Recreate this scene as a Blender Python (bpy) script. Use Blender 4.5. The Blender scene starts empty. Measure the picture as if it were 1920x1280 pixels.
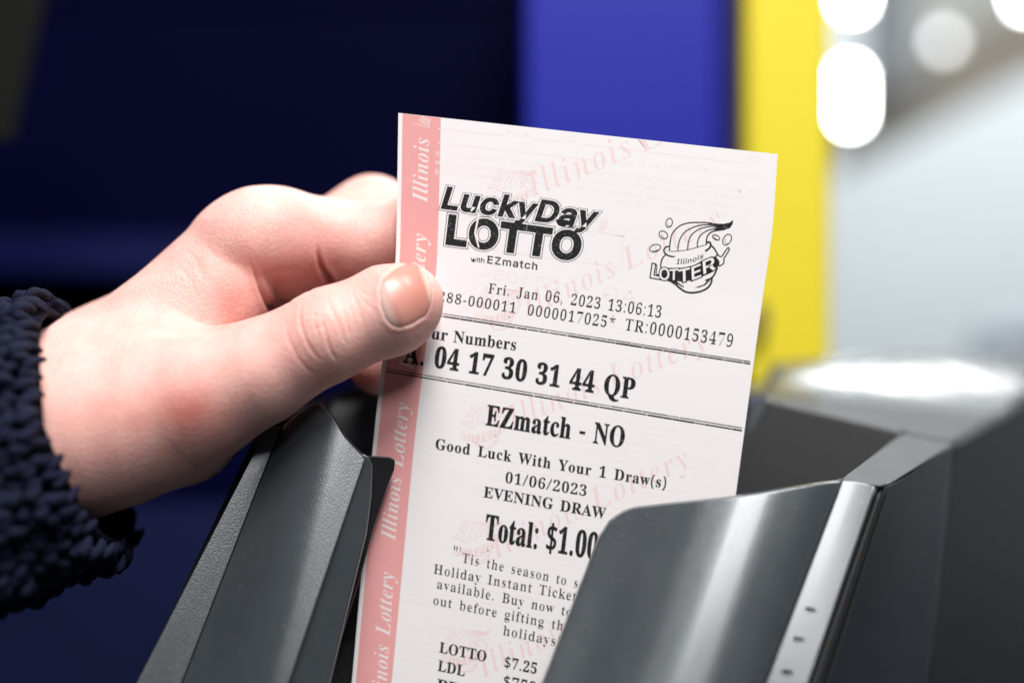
import bpy, bmesh, math, random
import numpy as np
from mathutils import Vector, Matrix

S = bpy.context.scene
COL = S.collection
rng = random.Random(7)

# ---------------------------------------------------------------- camera, world, lamps, exposure
PITCH = math.radians(9.0)
CAM = Vector((0.0, 0.0, 0.30))
FWD = Vector((0.0, math.cos(PITCH), -math.sin(PITCH)))
UPV = Vector((0.0, math.sin(PITCH), math.cos(PITCH)))
RGT = Vector((1.0, 0.0, 0.0))
cd = bpy.data.cameras.new('camera')
cd.lens = 50.0; cd.sensor_width = 36.0; cd.sensor_fit = 'HORIZONTAL'
cd.clip_start = 0.01; cd.clip_end = 60.0
cd.dof.use_dof = True; cd.dof.focus_distance = 0.296; cd.dof.aperture_fstop = 3.4
cam = bpy.data.objects.new('camera', cd); COL.objects.link(cam)
cam.location = CAM; cam.rotation_euler = (math.pi / 2 - PITCH, 0, 0)
S.camera = cam

world = bpy.data.worlds.new('World'); S.world = world; world.use_nodes = True
bg = world.node_tree.nodes['Background']
bg.inputs[0].default_value = (0.80, 0.88, 1.0, 1); bg.inputs[1].default_value = 0.03

def area(name, loc, target, sx, sy, power, color=(1, 1, 1)):
    l = bpy.data.lights.new(name, 'AREA'); l.shape = 'RECTANGLE'; l.size = sx; l.size_y = sy
    l.energy = power; l.color = color
    o = bpy.data.objects.new(name, l); COL.objects.link(o); o.location = loc
    o.rotation_euler = (Vector(target) - Vector(loc)).to_track_quat('-Z', 'Y').to_euler()
    return o
area('overhead_panel_lamp', (0.14, -0.03, 1.30), (-0.03, 0.30, 0.27), 0.50, 0.50, 24.0, (1.0, 0.975, 0.96))
area('ceiling_front_lamp', (0.11, -0.40, 0.97), (0, 0.30, 0.25), 0.18, 0.18, 3.6, (1.0, 0.985, 0.97))
area('shop_wall_fill', (1.6, 3.0, 2.1), (1.5, 4.6, 0.2), 2.4, 1.2, 138.0, (0.91, 0.97, 1.0))  # added fill: brightens the shop beyond what its own lights give
area('lid_glare_fill', (0.84, 2.2, 1.70), (0.11, 0.42, 0.23), 0.90, 0.26, 34.0, (0.96, 0.985, 1.0))  # added out of view, placed so the printer lid mirrors it as white glare

S.view_settings.view_transform = 'Standard'; S.view_settings.look = 'None'
S.view_settings.exposure = 0.0; S.view_settings.gamma = 1.0
S.view_settings.use_curve_mapping = False
S.render.engine = 'CYCLES'
S.cycles.use_denoising = True
S.cycles.max_bounces = 8
S.cycles.caustics_reflective = False; S.cycles.caustics_refractive = False

# ---------------------------------------------------------------- helpers
K = 36.0 / 50.0 / 1920.0            # photograph pixel -> tangent
def W(px, py, d):
    """world point (metres) seen at photograph pixel (px, py), d millimetres along the lens axis"""
    d = d * 0.001
    return CAM + RGT * ((px - 960) * K * d) + UPV * (-(py - 640) * K * d) + FWD * d
def L2W(P):                          # camera-frame millimetres (x right, y up, z away from a plane 300 mm off) -> world
    P = np.asarray(P, float) * 0.001
    r, u, f, c = (np.array(v) for v in (RGT, UPV, FWD, CAM))
    return c + P[:, :1] * r + P[:, 1:2] * u + (P[:, 2:3] + 0.300) * f
def H(px, py, z):                    # pixel + depth offset (mm) -> camera-frame millimetres
    d = 300.0 + z
    return np.array(((px - 960) * K * d, -(py - 640) * K * d, z))
def lin(c):
    return tuple(((v / 255.0 + 0.055) / 1.055) ** 2.4 if v > 10 else v / 255.0 / 12.92 for v in c) + (1.0,)

def mat(name, base, rough=0.5, metal=0.0, bump=None, vary=0.0, vscale=40.0, coat=0.0, spec=0.5, emit=None, sss=None, rvar=0.0, specks=False):
    m = bpy.data.materials.new(name); m.use_nodes = True
    nt = m.node_tree; b = nt.nodes['Principled BSDF']
    b.inputs['Base Color'].default_value = base if len(base) == 4 else tuple(base) + (1,)
    b.inputs['Roughness'].default_value = rough; b.inputs['Metallic'].default_value = metal
    b.inputs['Specular IOR Level'].default_value = spec
    if coat: b.inputs['Coat Weight'].default_value = coat; b.inputs['Coat Roughness'].default_value = 0.2
    tc = nt.nodes.new('ShaderNodeTexCoord')
    if vary:
        n = nt.nodes.new('ShaderNodeTexNoise'); n.inputs['Scale'].default_value = vscale; n.inputs['Detail'].default_value = 4
        nt.links.new(tc.outputs['Object'], n.inputs['Vector'])
        mx = nt.nodes.new('ShaderNodeMix'); mx.data_type = 'RGBA'
        bc = b.inputs['Base Color'].default_value
        mx.inputs[6].default_value = [c * (1 - vary) for c in bc[:3]] + [1]
        mx.inputs[7].default_value = [min(1, c * (1 + vary)) for c in bc[:3]] + [1]
        nt.links.new(n.outputs['Fac'], mx.inputs[0]); nt.links.new(mx.outputs[2], b.inputs['Base Color'])
    if specks:                       # dust and small scuffs
        vo = nt.nodes.new('ShaderNodeTexVoronoi'); vo.inputs['Scale'].default_value = 330; vo.inputs['Randomness'].default_value = 1
        mp = nt.nodes.new('ShaderNodeMapping'); mp.inputs['Scale'].default_value = (1.0, 1.0, 0.7)
        nt.links.new(tc.outputs['Object'], mp.inputs['Vector']); nt.links.new(mp.outputs[0], vo.inputs['Vector'])
        lt = nt.nodes.new('ShaderNodeMath'); lt.operation = 'LESS_THAN'; lt.inputs[1].default_value = 0.05
        nt.links.new(vo.outputs['Distance'], lt.inputs[0])
        m2 = nt.nodes.new('ShaderNodeMix'); m2.data_type = 'RGBA'; m2.inputs[7].default_value = (0.16, 0.165, 0.17, 1)
        src = b.inputs['Base Color'].links[0].from_socket
        nt.links.new(lt.outputs[0], m2.inputs[0]); nt.links.new(src, m2.inputs[6]); nt.links.new(m2.outputs[2], b.inputs['Base Color'])
    if rvar:
        n = nt.nodes.new('ShaderNodeTexNoise'); n.inputs['Scale'].default_value = 90; n.inputs['Detail'].default_value = 5
        nt.links.new(tc.outputs['Object'], n.inputs['Vector'])
        mr = nt.nodes.new('ShaderNodeMapRange'); mr.inputs[3].default_value = rough - rvar; mr.inputs[4].default_value = rough + rvar
        nt.links.new(n.outputs['Fac'], mr.inputs[0]); nt.links.new(mr.outputs[0], b.inputs['Roughness'])
    if bump:
        n = nt.nodes.new('ShaderNodeTexNoise'); n.inputs['Scale'].default_value = bump[0]; n.inputs['Detail'].default_value = 3
        nt.links.new(tc.outputs['Object'], n.inputs['Vector'])
        bp = nt.nodes.new('ShaderNodeBump'); bp.inputs['Strength'].default_value = bump[1]; bp.inputs['Distance'].default_value = bump[2]
        nt.links.new(n.outputs['Fac'], bp.inputs['Height']); nt.links.new(bp.outputs[0], b.inputs['Normal'])
    if emit:
        b.inputs['Emission Color'].default_value = emit[0] if len(emit[0]) == 4 else tuple(emit[0]) + (1,)
        b.inputs['Emission Strength'].default_value = emit[1]
    return m

def obj(name, verts, faces, m, parent=None, smooth=False):
    me = bpy.data.meshes.new(name)
    me.from_pydata([tuple(v) for v in verts], [], [tuple(f) for f in faces])
    me.materials.append(m); me.update()
    if smooth: me.shade_smooth()
    o = bpy.data.objects.new(name, me); COL.objects.link(o)
    if parent is not None:
        o.parent = parent
    return o
def thing(name, label, cat, group=None):
    o = bpy.data.objects.new(name, None); COL.objects.link(o)
    return tag(o, label, cat, group)
def tag(o, label, cat, group=None):
    o['label'] = label; o['category'] = cat
    if group: o['group'] = group
    return o
def structure(o):
    o['kind'] = 'structure'; return o
def fixnormals(o):
    bm = bmesh.new(); bm.from_mesh(o.data); bmesh.ops.recalc_face_normals(bm, faces=bm.faces[:]); bm.to_mesh(o.data); bm.free()
def bevel(o, w, seg=3, ang=30):
    md = o.modifiers.new('bevel', 'BEVEL'); md.width = w; md.segments = seg; md.limit_method = 'ANGLE'; md.angle_limit = math.radians(ang)
    md.harden_normals = False
    o.data.shade_smooth()
    w2 = o.modifiers.new('wn', 'WEIGHTED_NORMAL'); w2.keep_sharp = True
def hexa(name, top, bot, m, parent=None, bev=0.0, seg=3):
    """closed prism between two polygons with the same number of corners (world points)"""
    n = len(top); v = list(top) + list(bot)
    f = [tuple(range(n)), tuple(range(2 * n - 1, n - 1, -1))]
    f += [(i, i + n, (i + 1) % n + n, (i + 1) % n) for i in range(n)]
    o = obj(name, v, f, m, parent); fixnormals(o)
    if bev: bevel(o, bev, seg)
    return o
def pchip(xs, ys, x):
    """smooth monotone interpolation"""
    xs = np.asarray(xs, float); ys = np.asarray(ys, float); x = np.asarray(x, float)
    h = np.diff(xs); dl = np.diff(ys) / h
    m = np.zeros(len(xs)); m[0] = dl[0]; m[-1] = dl[-1]
    for i in range(1, len(xs) - 1):
        if dl[i - 1] * dl[i] > 0:
            w1 = 2 * h[i] + h[i - 1]; w2 = h[i] + 2 * h[i - 1]
            m[i] = (w1 + w2) / (w1 / dl[i - 1] + w2 / dl[i])
    k = np.clip(np.searchsorted(xs, x) - 1, 0, len(xs) - 2)
    t = (x - xs[k]) / h[k]
    return ((1 + 2 * t) * (1 - t) ** 2 * ys[k] + t * (1 - t) ** 2 * h[k] * m[k]
            + t * t * (3 - 2 * t) * ys[k + 1] + t * t * (t - 1) * h[k] * m[k + 1])
# ---------------------------------------------------------------- letter outlines
GB = r'''
!5N 4;4|4*8i4s8i4b4| 4N3F493J4-3T4#3t4-47494A4N4E4c4A4p474y3t4p3T4c3J
$7d 5C3(5C3q4V3w3z4+3z4e4X4Q5C4I5C5v4U67436R3}6w3{7H4%7e4@8+4j8A5C8K5C9+5o9+5o8K6*8J6T8D7.826x7]6H7l5o7t5o6G6S617!5r735]7:5K7=4z7.4Q6j426:3{5o3t5o3( 5C6V5C7s4p7g4`7W4X7D4[7$4h6p4}6b 5o4L654S6M4_6Z4p6`5)6[5?6O5O685]5o5h
(5c 4s2@4E3#4/3R3{4)3n4x3n6,4&794:7k4S8=4s8i5N8i5$8$4l7P4[6z4M6,4K584[4-5$3&5N2@
)5c 3e2@4$2l4F3V4V4-4e4z4e6,4V6z418$3d8i4@8i4m8&5&7R576|5E6,5E4x503l4y3;4`2j4@2@
*7U 4x5j4;6.5/7=3l7G3u8*5>7a5/9+5r9+5e7a7/8*787G5t7=6i6.6.5j5P7)
,5M 3l2S414B4q4B4v4;4k3q4;2S
-5r 3k533k5h5V5h5V53
.5M 4M3F493J4-3T4#3t4-47494A4M4E4c4A4p474y3t4p3T4c3J
/68 3V3O5R8i618i443O
07Z 5U3H5/3L4k3V4O3h40413|4Q3r4w3g6/3r7C3|7h408,4O8P4k8b5/8l5V8o5{8l6?8b6Y8P6y8+787B7?6u7D6.7B5Z784v6y416Y3h6>3V5{3L 5U3u5l3{5u4%6&4>614x666.617@6&7z5m8=5V8C5?8=5)7z4y7@4t6.4y4x5)4>5?3{
17Z 453O453t4x3u5+3}514.538(4h7W4K7B4-7>3t7O3l7p4O8,5L8k6<8k6>416E3|6R3u7:3t7:3O
27Z 3h3O3h494}5Q5T635p6h5|7K5y7y5n835V8C5<8D5*8>4s8(4i7`4e7,48733{7A3m7Y3k7x3v8:438S4P8c4v8l5G8o5v8l6@8b6_8P6u8:7%7{7+7R6~7,6n6i6,5v4K4>6?4?6P4F6_4S6p5%7<5%783O
37Z 5<3H4]3M423]3m3y3c4>3g4T3o4a4#4m484s4@4s4B4X4P4:4`4+4|3{5?3y5a4$5w466&4K6.4h6.506!5Q5p5d5[5r5A5z4S5}4S6K536K5U6W5m6p5y775y7j5q8)5h875K8E5&8?4v814m7z4d784+7B3r7R3k7b3i8$3r8:4%8M4?8^4u8l5s8l6M8Z6t8<7*7n7*7M7!726r6w6_6b6;6I5{6>6U6,6w5r735Q7;50754N7&416o3u6V3d6/3R
47Z 4n3O4n3t5:3v5U4(5[4>5]4r3X4r3X5?5a8i6d8i6d5B7N5B7N4r6d4r6d4>6k4(6t3|7*3v7H3t7H3O 4,5B5]5B5a8(5775
57Z 5>3H4_3N4.3b3q4#3k4F3q4Y3z4b4/4k4E4n4N4A4j4$4~3z5;3y5V4!5i4.5x4@6%4Y6*5=5|5e5o5y5]6*5F625+654b634;6)3x65428i6{8i6~7H6W7H6L7n6<7y4^7z4R6W5A6b5r6^6@6R6d6>6~5~7+5m765D764{704T6~456j3x6P3f6*3S
67Z 5_3H5/3N4b3b4@4$4&4Q3s503n5x3s6d3~784:7q4]8A5.8a5h8o678n6X8h6r8]7,8I7681757s7$7[6i7O6B7K6>7t67806*8A5r8G5X8A5C82517u5#7Q4r6K5:6]5^6d6+6d6O6[6m6K7)637:5p7B5I7B4y794N6x3v6i3i6F3T 5a3v5q3y5~4$624>6;4f6<5?685^6,5~5u655Z6;5:644y5~4r5w4s5W4x5!5,4E5C4#
77Z 4d3O6`7z4Z7y4J7r4@7c4:753n753q8i7D8i7D8G5A3O
87Z 5P3H4k3P493h3v4-3f4W3g5/3w5Q475m4l604G6I4-6g3}6{3t7B3u7e4%8/4:8I4W8^4r8g5F8o5p8n6<8g6]8W6u8A7(8&707e7/7;6|6x6c6`626B6t5v7-5a7;5J7F4t7;4;7&3y6R3X6(3L 5e6Y5z6i6-6|6577687U657o6+8*5x8<5h8D5L8G5/884~7~4w7W4|785(7(5<6q 5T3p5t3u6/4+6?4F6C4s6:536-5C5j5Y5=5r4~5Y4n5C4e5&4d4`4m4>5#4$5>3r
97Z 513H4_3M473a4)3q3}4&3z493~4K4-4X4?4`4P4;4k3}5*3t5P3y5g4-5y4H6+4o696#5n5`5?5R4}5S4[5[405v3x663l6X3j7F3p7c4$8,448A4S8Z4m8f5;8o5k8m6,8e6F8W6^8D6r8,7%7j777/7<6C755F7#4d6c406;3e5b3M 5Q6&5h6*5z63696T607W6$7w5k885N8A5=8>5.854y7v4p7M4n7+4u6Q5.625>6*
:5M 4M6T496Y4-6d4#7&4-7G497P4M7T4c7P4p7G4y7&4p6d4c6Y 4M3F493J4-3T4#3t4-47494A4M4E4c4A4p474y3t4p3T4c3J
A8= 3F3O3F3b3X3e3h3n3}445h8Z5z8Y7s4+8,3i8C3b8C3O6!3O6!3b6L3i6S3n6Y3~6;4y4[4y4C4;4@3w4D3p4T3e4u3b4u3O 4f5:605:5J6~
B8C 3`3O3`3a4.3l463u4=404?7T4;7{42814!8;3_8?3_8O5v8O6P8L6}8D7C857]7}7k7c7p7B7m7(7d6m7T6Y7?6J6^657*6+7K5y7e5h7x5R8&598*4y8$4Q7q417V3s723_6G3P 5O6:5v6<636C6E6N6Q6a6X6y6Z7K6W7e6K8#6?805~895e895U815O7s 5x3h663k6J3s6Y4$6g4E6l4u6i5;6Z5a6J5q6$5~5O6$5P4&5[3n
D8y 3d3O3d3a4!3e433n4>444>7g458-3{8;3_8?3_8O5x8O6g8I7H857y7p8@7B8U6f8]5~8U578A4Y7|4-7M3i6m3U5~3O 5x3h613j6U3u6s4/6~4?7:5#7B6!7>6b73796~7b6e7~6D845y895d875T8,5O7n5O435R3z5Z3o
E8B 3^3O3^3a4&3f463r4?4B4>7n42813|8;3`8?3`8O7s8O7s7!7c7!7Z7H7L7f7*8%6f806=865j855V8.5P7n5P646%6:6:6D6H6T6S6k6_7<6o7<6o4k6^4k6R5F6<5h5{5t5P5x5P4/5V3v5h3m643l6`3p7&3{7V4?7m4^8!5(865(7v3O
F7x 3_3O3_3a4.3m463w4=424?7Z458*4%863^8?3^8O7n8O7n7!7]7!7T7H7F7e737z7!8(6_826#875_855R8+5O655s68666E6K6`6Z7>6m7>6m4k6[4k6K5N675j5s5w5O5z5O4=5S4#5Z3r5f3j6?3a6?3O
G9) 6J3E5b3L593Y4q3n4D4:4#4n3s5:3l5g3o6P4#71487T4Q7s4p80568D5]8R6*8Y6v8S7h8<7z8C8+8Y8=8Y8=6s8,6s7j7S7?8$6t8<6I8C6#8=5b8+5I7i587>5.6e5+5~534|5M475h3u6,3c6Q3]6{3c7/3p784)785+705?7&5G6Q5O6Q5`8}5`8}5O8Z5J8K5:8F5!8F3m7H3O
H98 3_3O3_3a4(3h463t4?4E4=7r468+4-843`8?3`8O608O608?5b865R8!5O697969777z7.816u8;6X8?6X8O9(8O9(8?8`878Q8,8I7_8K408Q3v8Z3m8g3f9(3a9(3O6X3O6X3a7&3k764$795w5O5w5R4%5a3l603a603O
I6C 3]3O3]3a4%3j453u4>4,4?4?4>7y47804.863]8?3]8O628O628?5y8=5Y805P7q5P4;5S4$5[3r5m3h643a643O
J7- 4b2j4B2m3{2y3a323R3G3L3g3U4,3p4=444;4G4-4O3y4O3]4A3<4D304T3&4f3&4x3.5%3<5,3R5-7[5)7x4|8.4j884C8?4C8O6y8O6y8?6O856E8+6?7s6=4M693z6-3R5u345W2{532n
L82 3_3O3_3a4(3h463t4?4E4=7s468,4-853`8?3`8O688O688?5f885Z805R7{5O4G5U3x5j3m673l6b3q7(3|7E437U4D7k4e7}5383537v3O
N8w 7w3D4`7A4a4-4h3t4p3k5@3a5@3O3b3O3b3a4%3f453n4=3~4@4;4@7h3w873b8?3b8O558O7k5B7i7x7b8-7X867.8?7.8O8i8O8i8?8>85868,8/7r8.3D
O9: 6C3D5o3I5B3V4v3m4R4.464Q3}4{3p5L3l5~3p6R3}7#467M4S7q4w825C8H5r8V6G8Z6x8V7H8H7q83877s8S7O8j7%8w6S8{5~8w5L8j4{8S4Q864.7o3m7F3V6u3I 6G3[6k3b7+3t7B467R4a7[5;7_5~7V7#7?7i737y6u866T8B6B8C5{8=5^8+5G7i577>5-6e5*5~524|5J475c3u5q3j6#3b
P8* 3_3O3_3a4(3h463t4?4E4=7r468+4-843`8?3`8O6G8N7$8E7Q8.7o7h7|7;7x6g7`6:7B6#6y5p6J5h5O5h5R4%5a3l603a603O 5O6#626)6F646T6C6^6Y6c7,6_7Z6Q7z6:816!865a855T8-5O7r
Q9: 7^26722:6g2C6D2S6%2k5i3+5T3N5%3e4Y4%4:4J4*4g3t593n5Z3l623x6r4.7@4S7q5(8:5b8R668Z6x8V7:8N7d8;8A7h8j7%8y6C8{5~8v5I8]4_8>467u3r7-3O7K2~7^2o8,2]8L2Z8u2b8x2N8;2< 6G3[6k3b7,3t7B467R4a7]5;7`5~7W7#7?7i7&8+6u866T8B6B8C5{8=5^8+5G7i577>5-6e5*5~524|5K475r3j6$3b
R8b 3_3O3_3a4(3h463t4?4E4=7r468+4-843`8?3`8O678O7,8B7R827o7w8#7W8(7E8%6s7z6[7l6G7W666z5z8C3t8S3e8i3a8i3O753O5c5n5O5n5P4/5W3t5a3l603a603O 5O6(676.6M696^6I6i6a6o736l7P6f7i6Z7{6J8-67855k865T8+5O7n
T8/ 4P3O4P3a4~3k5+3t534/55894Z82457w3y7R3m6}3Z6}3Z8O7~8O7~6|7n6|7g7C7Z7b7H7x708,6o866E896G4.6N3s6W3j7+3a7+3O
V84 5n3B3y7i3b813A8?3A8O5m8O5m8?5?88558/527z6A5(7E7t7E8%7@837.8;6j8?6j8O8B8O8B8?8$877k7w6#3B
W:5 5D3D3n7t3[863@8?3@8O5N8O5N8?568;5*835%7t5y526l7D6T8*6E886!8?6!8O8?8O8?8?7x887n8,7m7}8c5?9Q7v9M819>8:9#8?9#8O:B8O:B8?:(819p7h8F3D843D6{6t5W3D
Y82 4Y3O4Y3a5!3h543{59495:5L3s7z3^853B8>3B8O5i8O5i8>5H8;5781558$5=7l665|757Y7?7v7>8)73866f8>6f8O8?8O8?8>8$847l7y6J5e6M4%6[3l7+3a7+3O
Z8B 3d3O3d3Z6R865G834p8#4L7]416{3|6{4-8O7z8O7z8C523m6D3n6~3{7M4=7m4n7{5=805=7{3O
a7; 6=3E5|3J5r3P5e3e5b3s503Q4h3G443K3r3b3i3r3d433i4O3w4h434}4V545a5W5`685Z6N5O6]556f4p6d4^6W4]6N4l664p6$4m5q4c5d4N5Y445Y4$5a3t5t3q623x6H4+6Z4A6k4s6{5R6}6-6r6N6Y6[6A6c5~6e3z6o3r7!3z7,3l6e3N 503r5K3|5a435a5B53504t4p4k4H4s3~5%3s
b7L 3{3D3z7{3r873W8?3W8O5!8O5!6U5H6s5g6|6&6}6G6u6Z6j6l6Z7#6>775]774z7%4?6b3n643O5Y3E5-3N4^3l4)3D 5P3^5f3b5v3n6%4$604S6359605o6$695n6O5[6U5B6S5,6D5!605$4(5.3l573d
c6d 553E4l3J4K3Z4/3s3v483h4_3c5/3i5^3x6+4>6V4a6o5+6|5W6}6#6u6@6b6M6Q6S6>6N5y6D5n665g5p5k5c5{5_6U5R6e516e5!6[4s6K4g5w4f5=4p4^5+455?4#5f3v6-4!6M4<6[40663e5}3W5N3G
d7U 5$3E4`3J4K3S413j3x4+3j4O3d4y3k5l3t6+4+6N4E6h4e6x5+6}5H6y5c6l5y6V5x8$5j895I8?5I8O6~8O7!407*3v7D3l7D3Z6e3U5y3E5y3w5U3Q563F 5D3l5T3o5d3y5q4,5y4@5y605m6H5M6V546S4|6A4p5{4k5G4m4V4w4.5+3t
e6l 533E4_3N4I3Y4.3s3p4E3d5%3h5c3|6:486X4K6i4y6{566}5Z6y6+6c6J696X5]6Y5?4j5?4t4U5!4=534,5H3~5n3|6+4)6L4J6[4=6I4!5~3Z5g3N 4i5Y5c5Y5a6:5S6_5:6h4}6]4n6=
f5p 3_3O3_3`3u3d4$3p4(4=4(6S3`6S3`6u4(6u4)7U478$4I8<4p8Q5G8Y5n8T658?6E7|6@7Z667N6)7H5e7K5T7[5S7t5_895Z8A5F8C588=5-7z5-6u5e6u5e6S5-6S5.4!543m5;3g5a3`5a3O
g7* 5+1z4M1~402+3m2>3_2V3`2k3l2}49353|3E3m3X3h3n3l4*4$4D4Z4c4.4|3o5B3f5n3k603~6Q4B6k4m6z566}5^6z6&6o6|6o6|6J6J6J6]6+6b5e6_5I6R506@4x6(4i5g4_4s4Z4_4K4Y4;4^4/4l4&6*3}6[3m6n3]6w3F6{3*6v2h6]2C6?215_1} 564q5K4w5W5+5_5F5a5m5_675W6R5K6c566h4~6c4q6R4j674g5m4j5F4q5+4~4w 5:265t2;6,2B6B2Y6E2o6;3!6,3*5g3-4U3-4C2w4>2]4L2G4o29
h7a 3b3O3b3`3w3e4!3m4(4,4(7z3{883c8@3c8O5-8O5-6I5H6f5W6p5z6|6L6z6c6q6t6c7#6M7+627.4$773g7N3`7N3O5d3O5d3`5q3a5~3j6)4,6(6/5y6G5e6M5F6D5-6)5-3{563g5M3`5M3O
i5` 4Y7M4E7Q457[4*7m4%8#4*88458I4E8T4Y8W4m8T4~8I5,88508#5,7m4}7[4m7Q 3b3O3b3`3}3j4(4$4(6B3|6^3d6d3e6u5-6u5.3{563g5M3`5M3O
k7J 3a3O3a3`3w3e4!3m4(4,4(8#3}883d8?3e8O5-8O5-5B5}66606K6.6^5h6d5h6u7<6u7<6d7!6`6h6T5x5k7A3m7K3e7[3`7[3O5m3O5m3`6(3d6,3u5<5,5-4{5-3{563g5M3`5M3O
l5a 3b3O3b3`3}3j4(4$4(7r3}883d8?3d8O5-8O5.4$563g5M3`5M3O
m9W 3b3O3b3`3w3e4!3m4(4,4(6H3{6^3c6e3c6u5+6u5+6G5F6e5f6w6+6}6@6|6c6o6y6U7!6C7?6d7a6w8*6}8D6z8Y6q8k6c8w6M8~629%3v913e9E3`9E3O7]3O7]3`7m3c7y3n7~4,7{657n6J7S6L7@6E7&6+7(3|703g7G3`7G3O5a3O5a3`5x3g6$3|6%5|5~6;5v6G5h6M5V6L5;6=5+6)5,3|543h5J3`5J3O
n7a 3b3O3b3`3w3e4!3m4(4,4(6H3{6^3c6e3c6u5-6u5-6I5W6q5z6|6L6z6c6q6t6c7#6M7+627.4$773g7N3`7N3O5d3O5d3`5q3a5~3j6)4,6(6/5y6G5e6M5F6D5-6)5-3{563g5M3`5M3O
o73 5B3E4g3N4N3Z403u3|4.3k4T3c533k5o3v6-406N4N6h4g6t5A6}5x6t636i6Q6O6i6.6s5p6|536s4R6i496Q3t633Z5x3N 5B3Z5S3^5a3h5n4%5s4E5t5h5m6B5`6]5J6i506g4y6U4o634j5O4l4P4p4,4z3o513^
r6^ 3b3O3b3`3w3e4!3m4(4,4(6I3|6^3d6d3e6u5+6u5+6:5L6f5e6v5|6}686|6L6s6Y6d6`6P6Z616G5{665x6!5|5d6=5V6B5D6:545~5.5Y5/3z5<3g5_3`5_3O
s6_ 503E4o3I4=3X403S4&3F3t3F3t4^4)4^46484C4#4S3p4n3a5-3_5G3g5V3x5Y4.5U4@5I4P4I5&415;3y5Z3u5v3|6A4,6W4?6j4d6{5%6~5?6{5o6p5y6s6#6~626~625x5~5x5q6<5^6S5O6_576g4}6f4i6]4_6K4`624u5x5d5Q6*576;4t6?4S684&5~3b5[3L
t5~ 4q3F4D3N463Y4)3t4#4;4#6U3d6U3d6k4L7T4v805)805)6u5j6u5j6U5)6U5)4F5-4*563{5H3y5V4$5h4?5x465`3h5O3X5*3H
u7Z 4x3E4[3H4E3Q453a4*3v3~4D3|6J3q6`3Z6e3Z6u5&6u5&48503~5?3u5^3w5o4$5~465~665w6Y5k6b5V6e5V6u7&6u7(4,713t7K3n7K3]6k3V5~3E5~3x5k3c5S3R593H
v6q 5&3E3q6C3c6[3L6d3L6u5=6u5=6e4}6a4v6R5R4o6/6N6%6`5e6e5e6u6p6u6p6f6Z6]6N6K593E
w8; 4o3E3_6K3S6^3D6d3D6u5!6u5!6d4o6a4i6Z4i6H5@4t5m6)5Y6]5A6f5A6u7%6u7%6d6m6_6g6R735%7g6O7b6^7G6f7G6u8E6u8E6f836^8#6@6o3E6`3E5y5_5$3E
y6k 4(1z3f2$3P293H2V3P2q3h3%4,3!4<2n4?2L4N2H4]2R4m2j5$3J3t693_6^3S6d3J6d3J6u5;6u5;6d4}6`4u6Q5R4l6#6/6,6P6!6`5e6d5e6u6k6u6k6d6V6[6G6@553(4|2S4Y2+4G1~
'''
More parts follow.
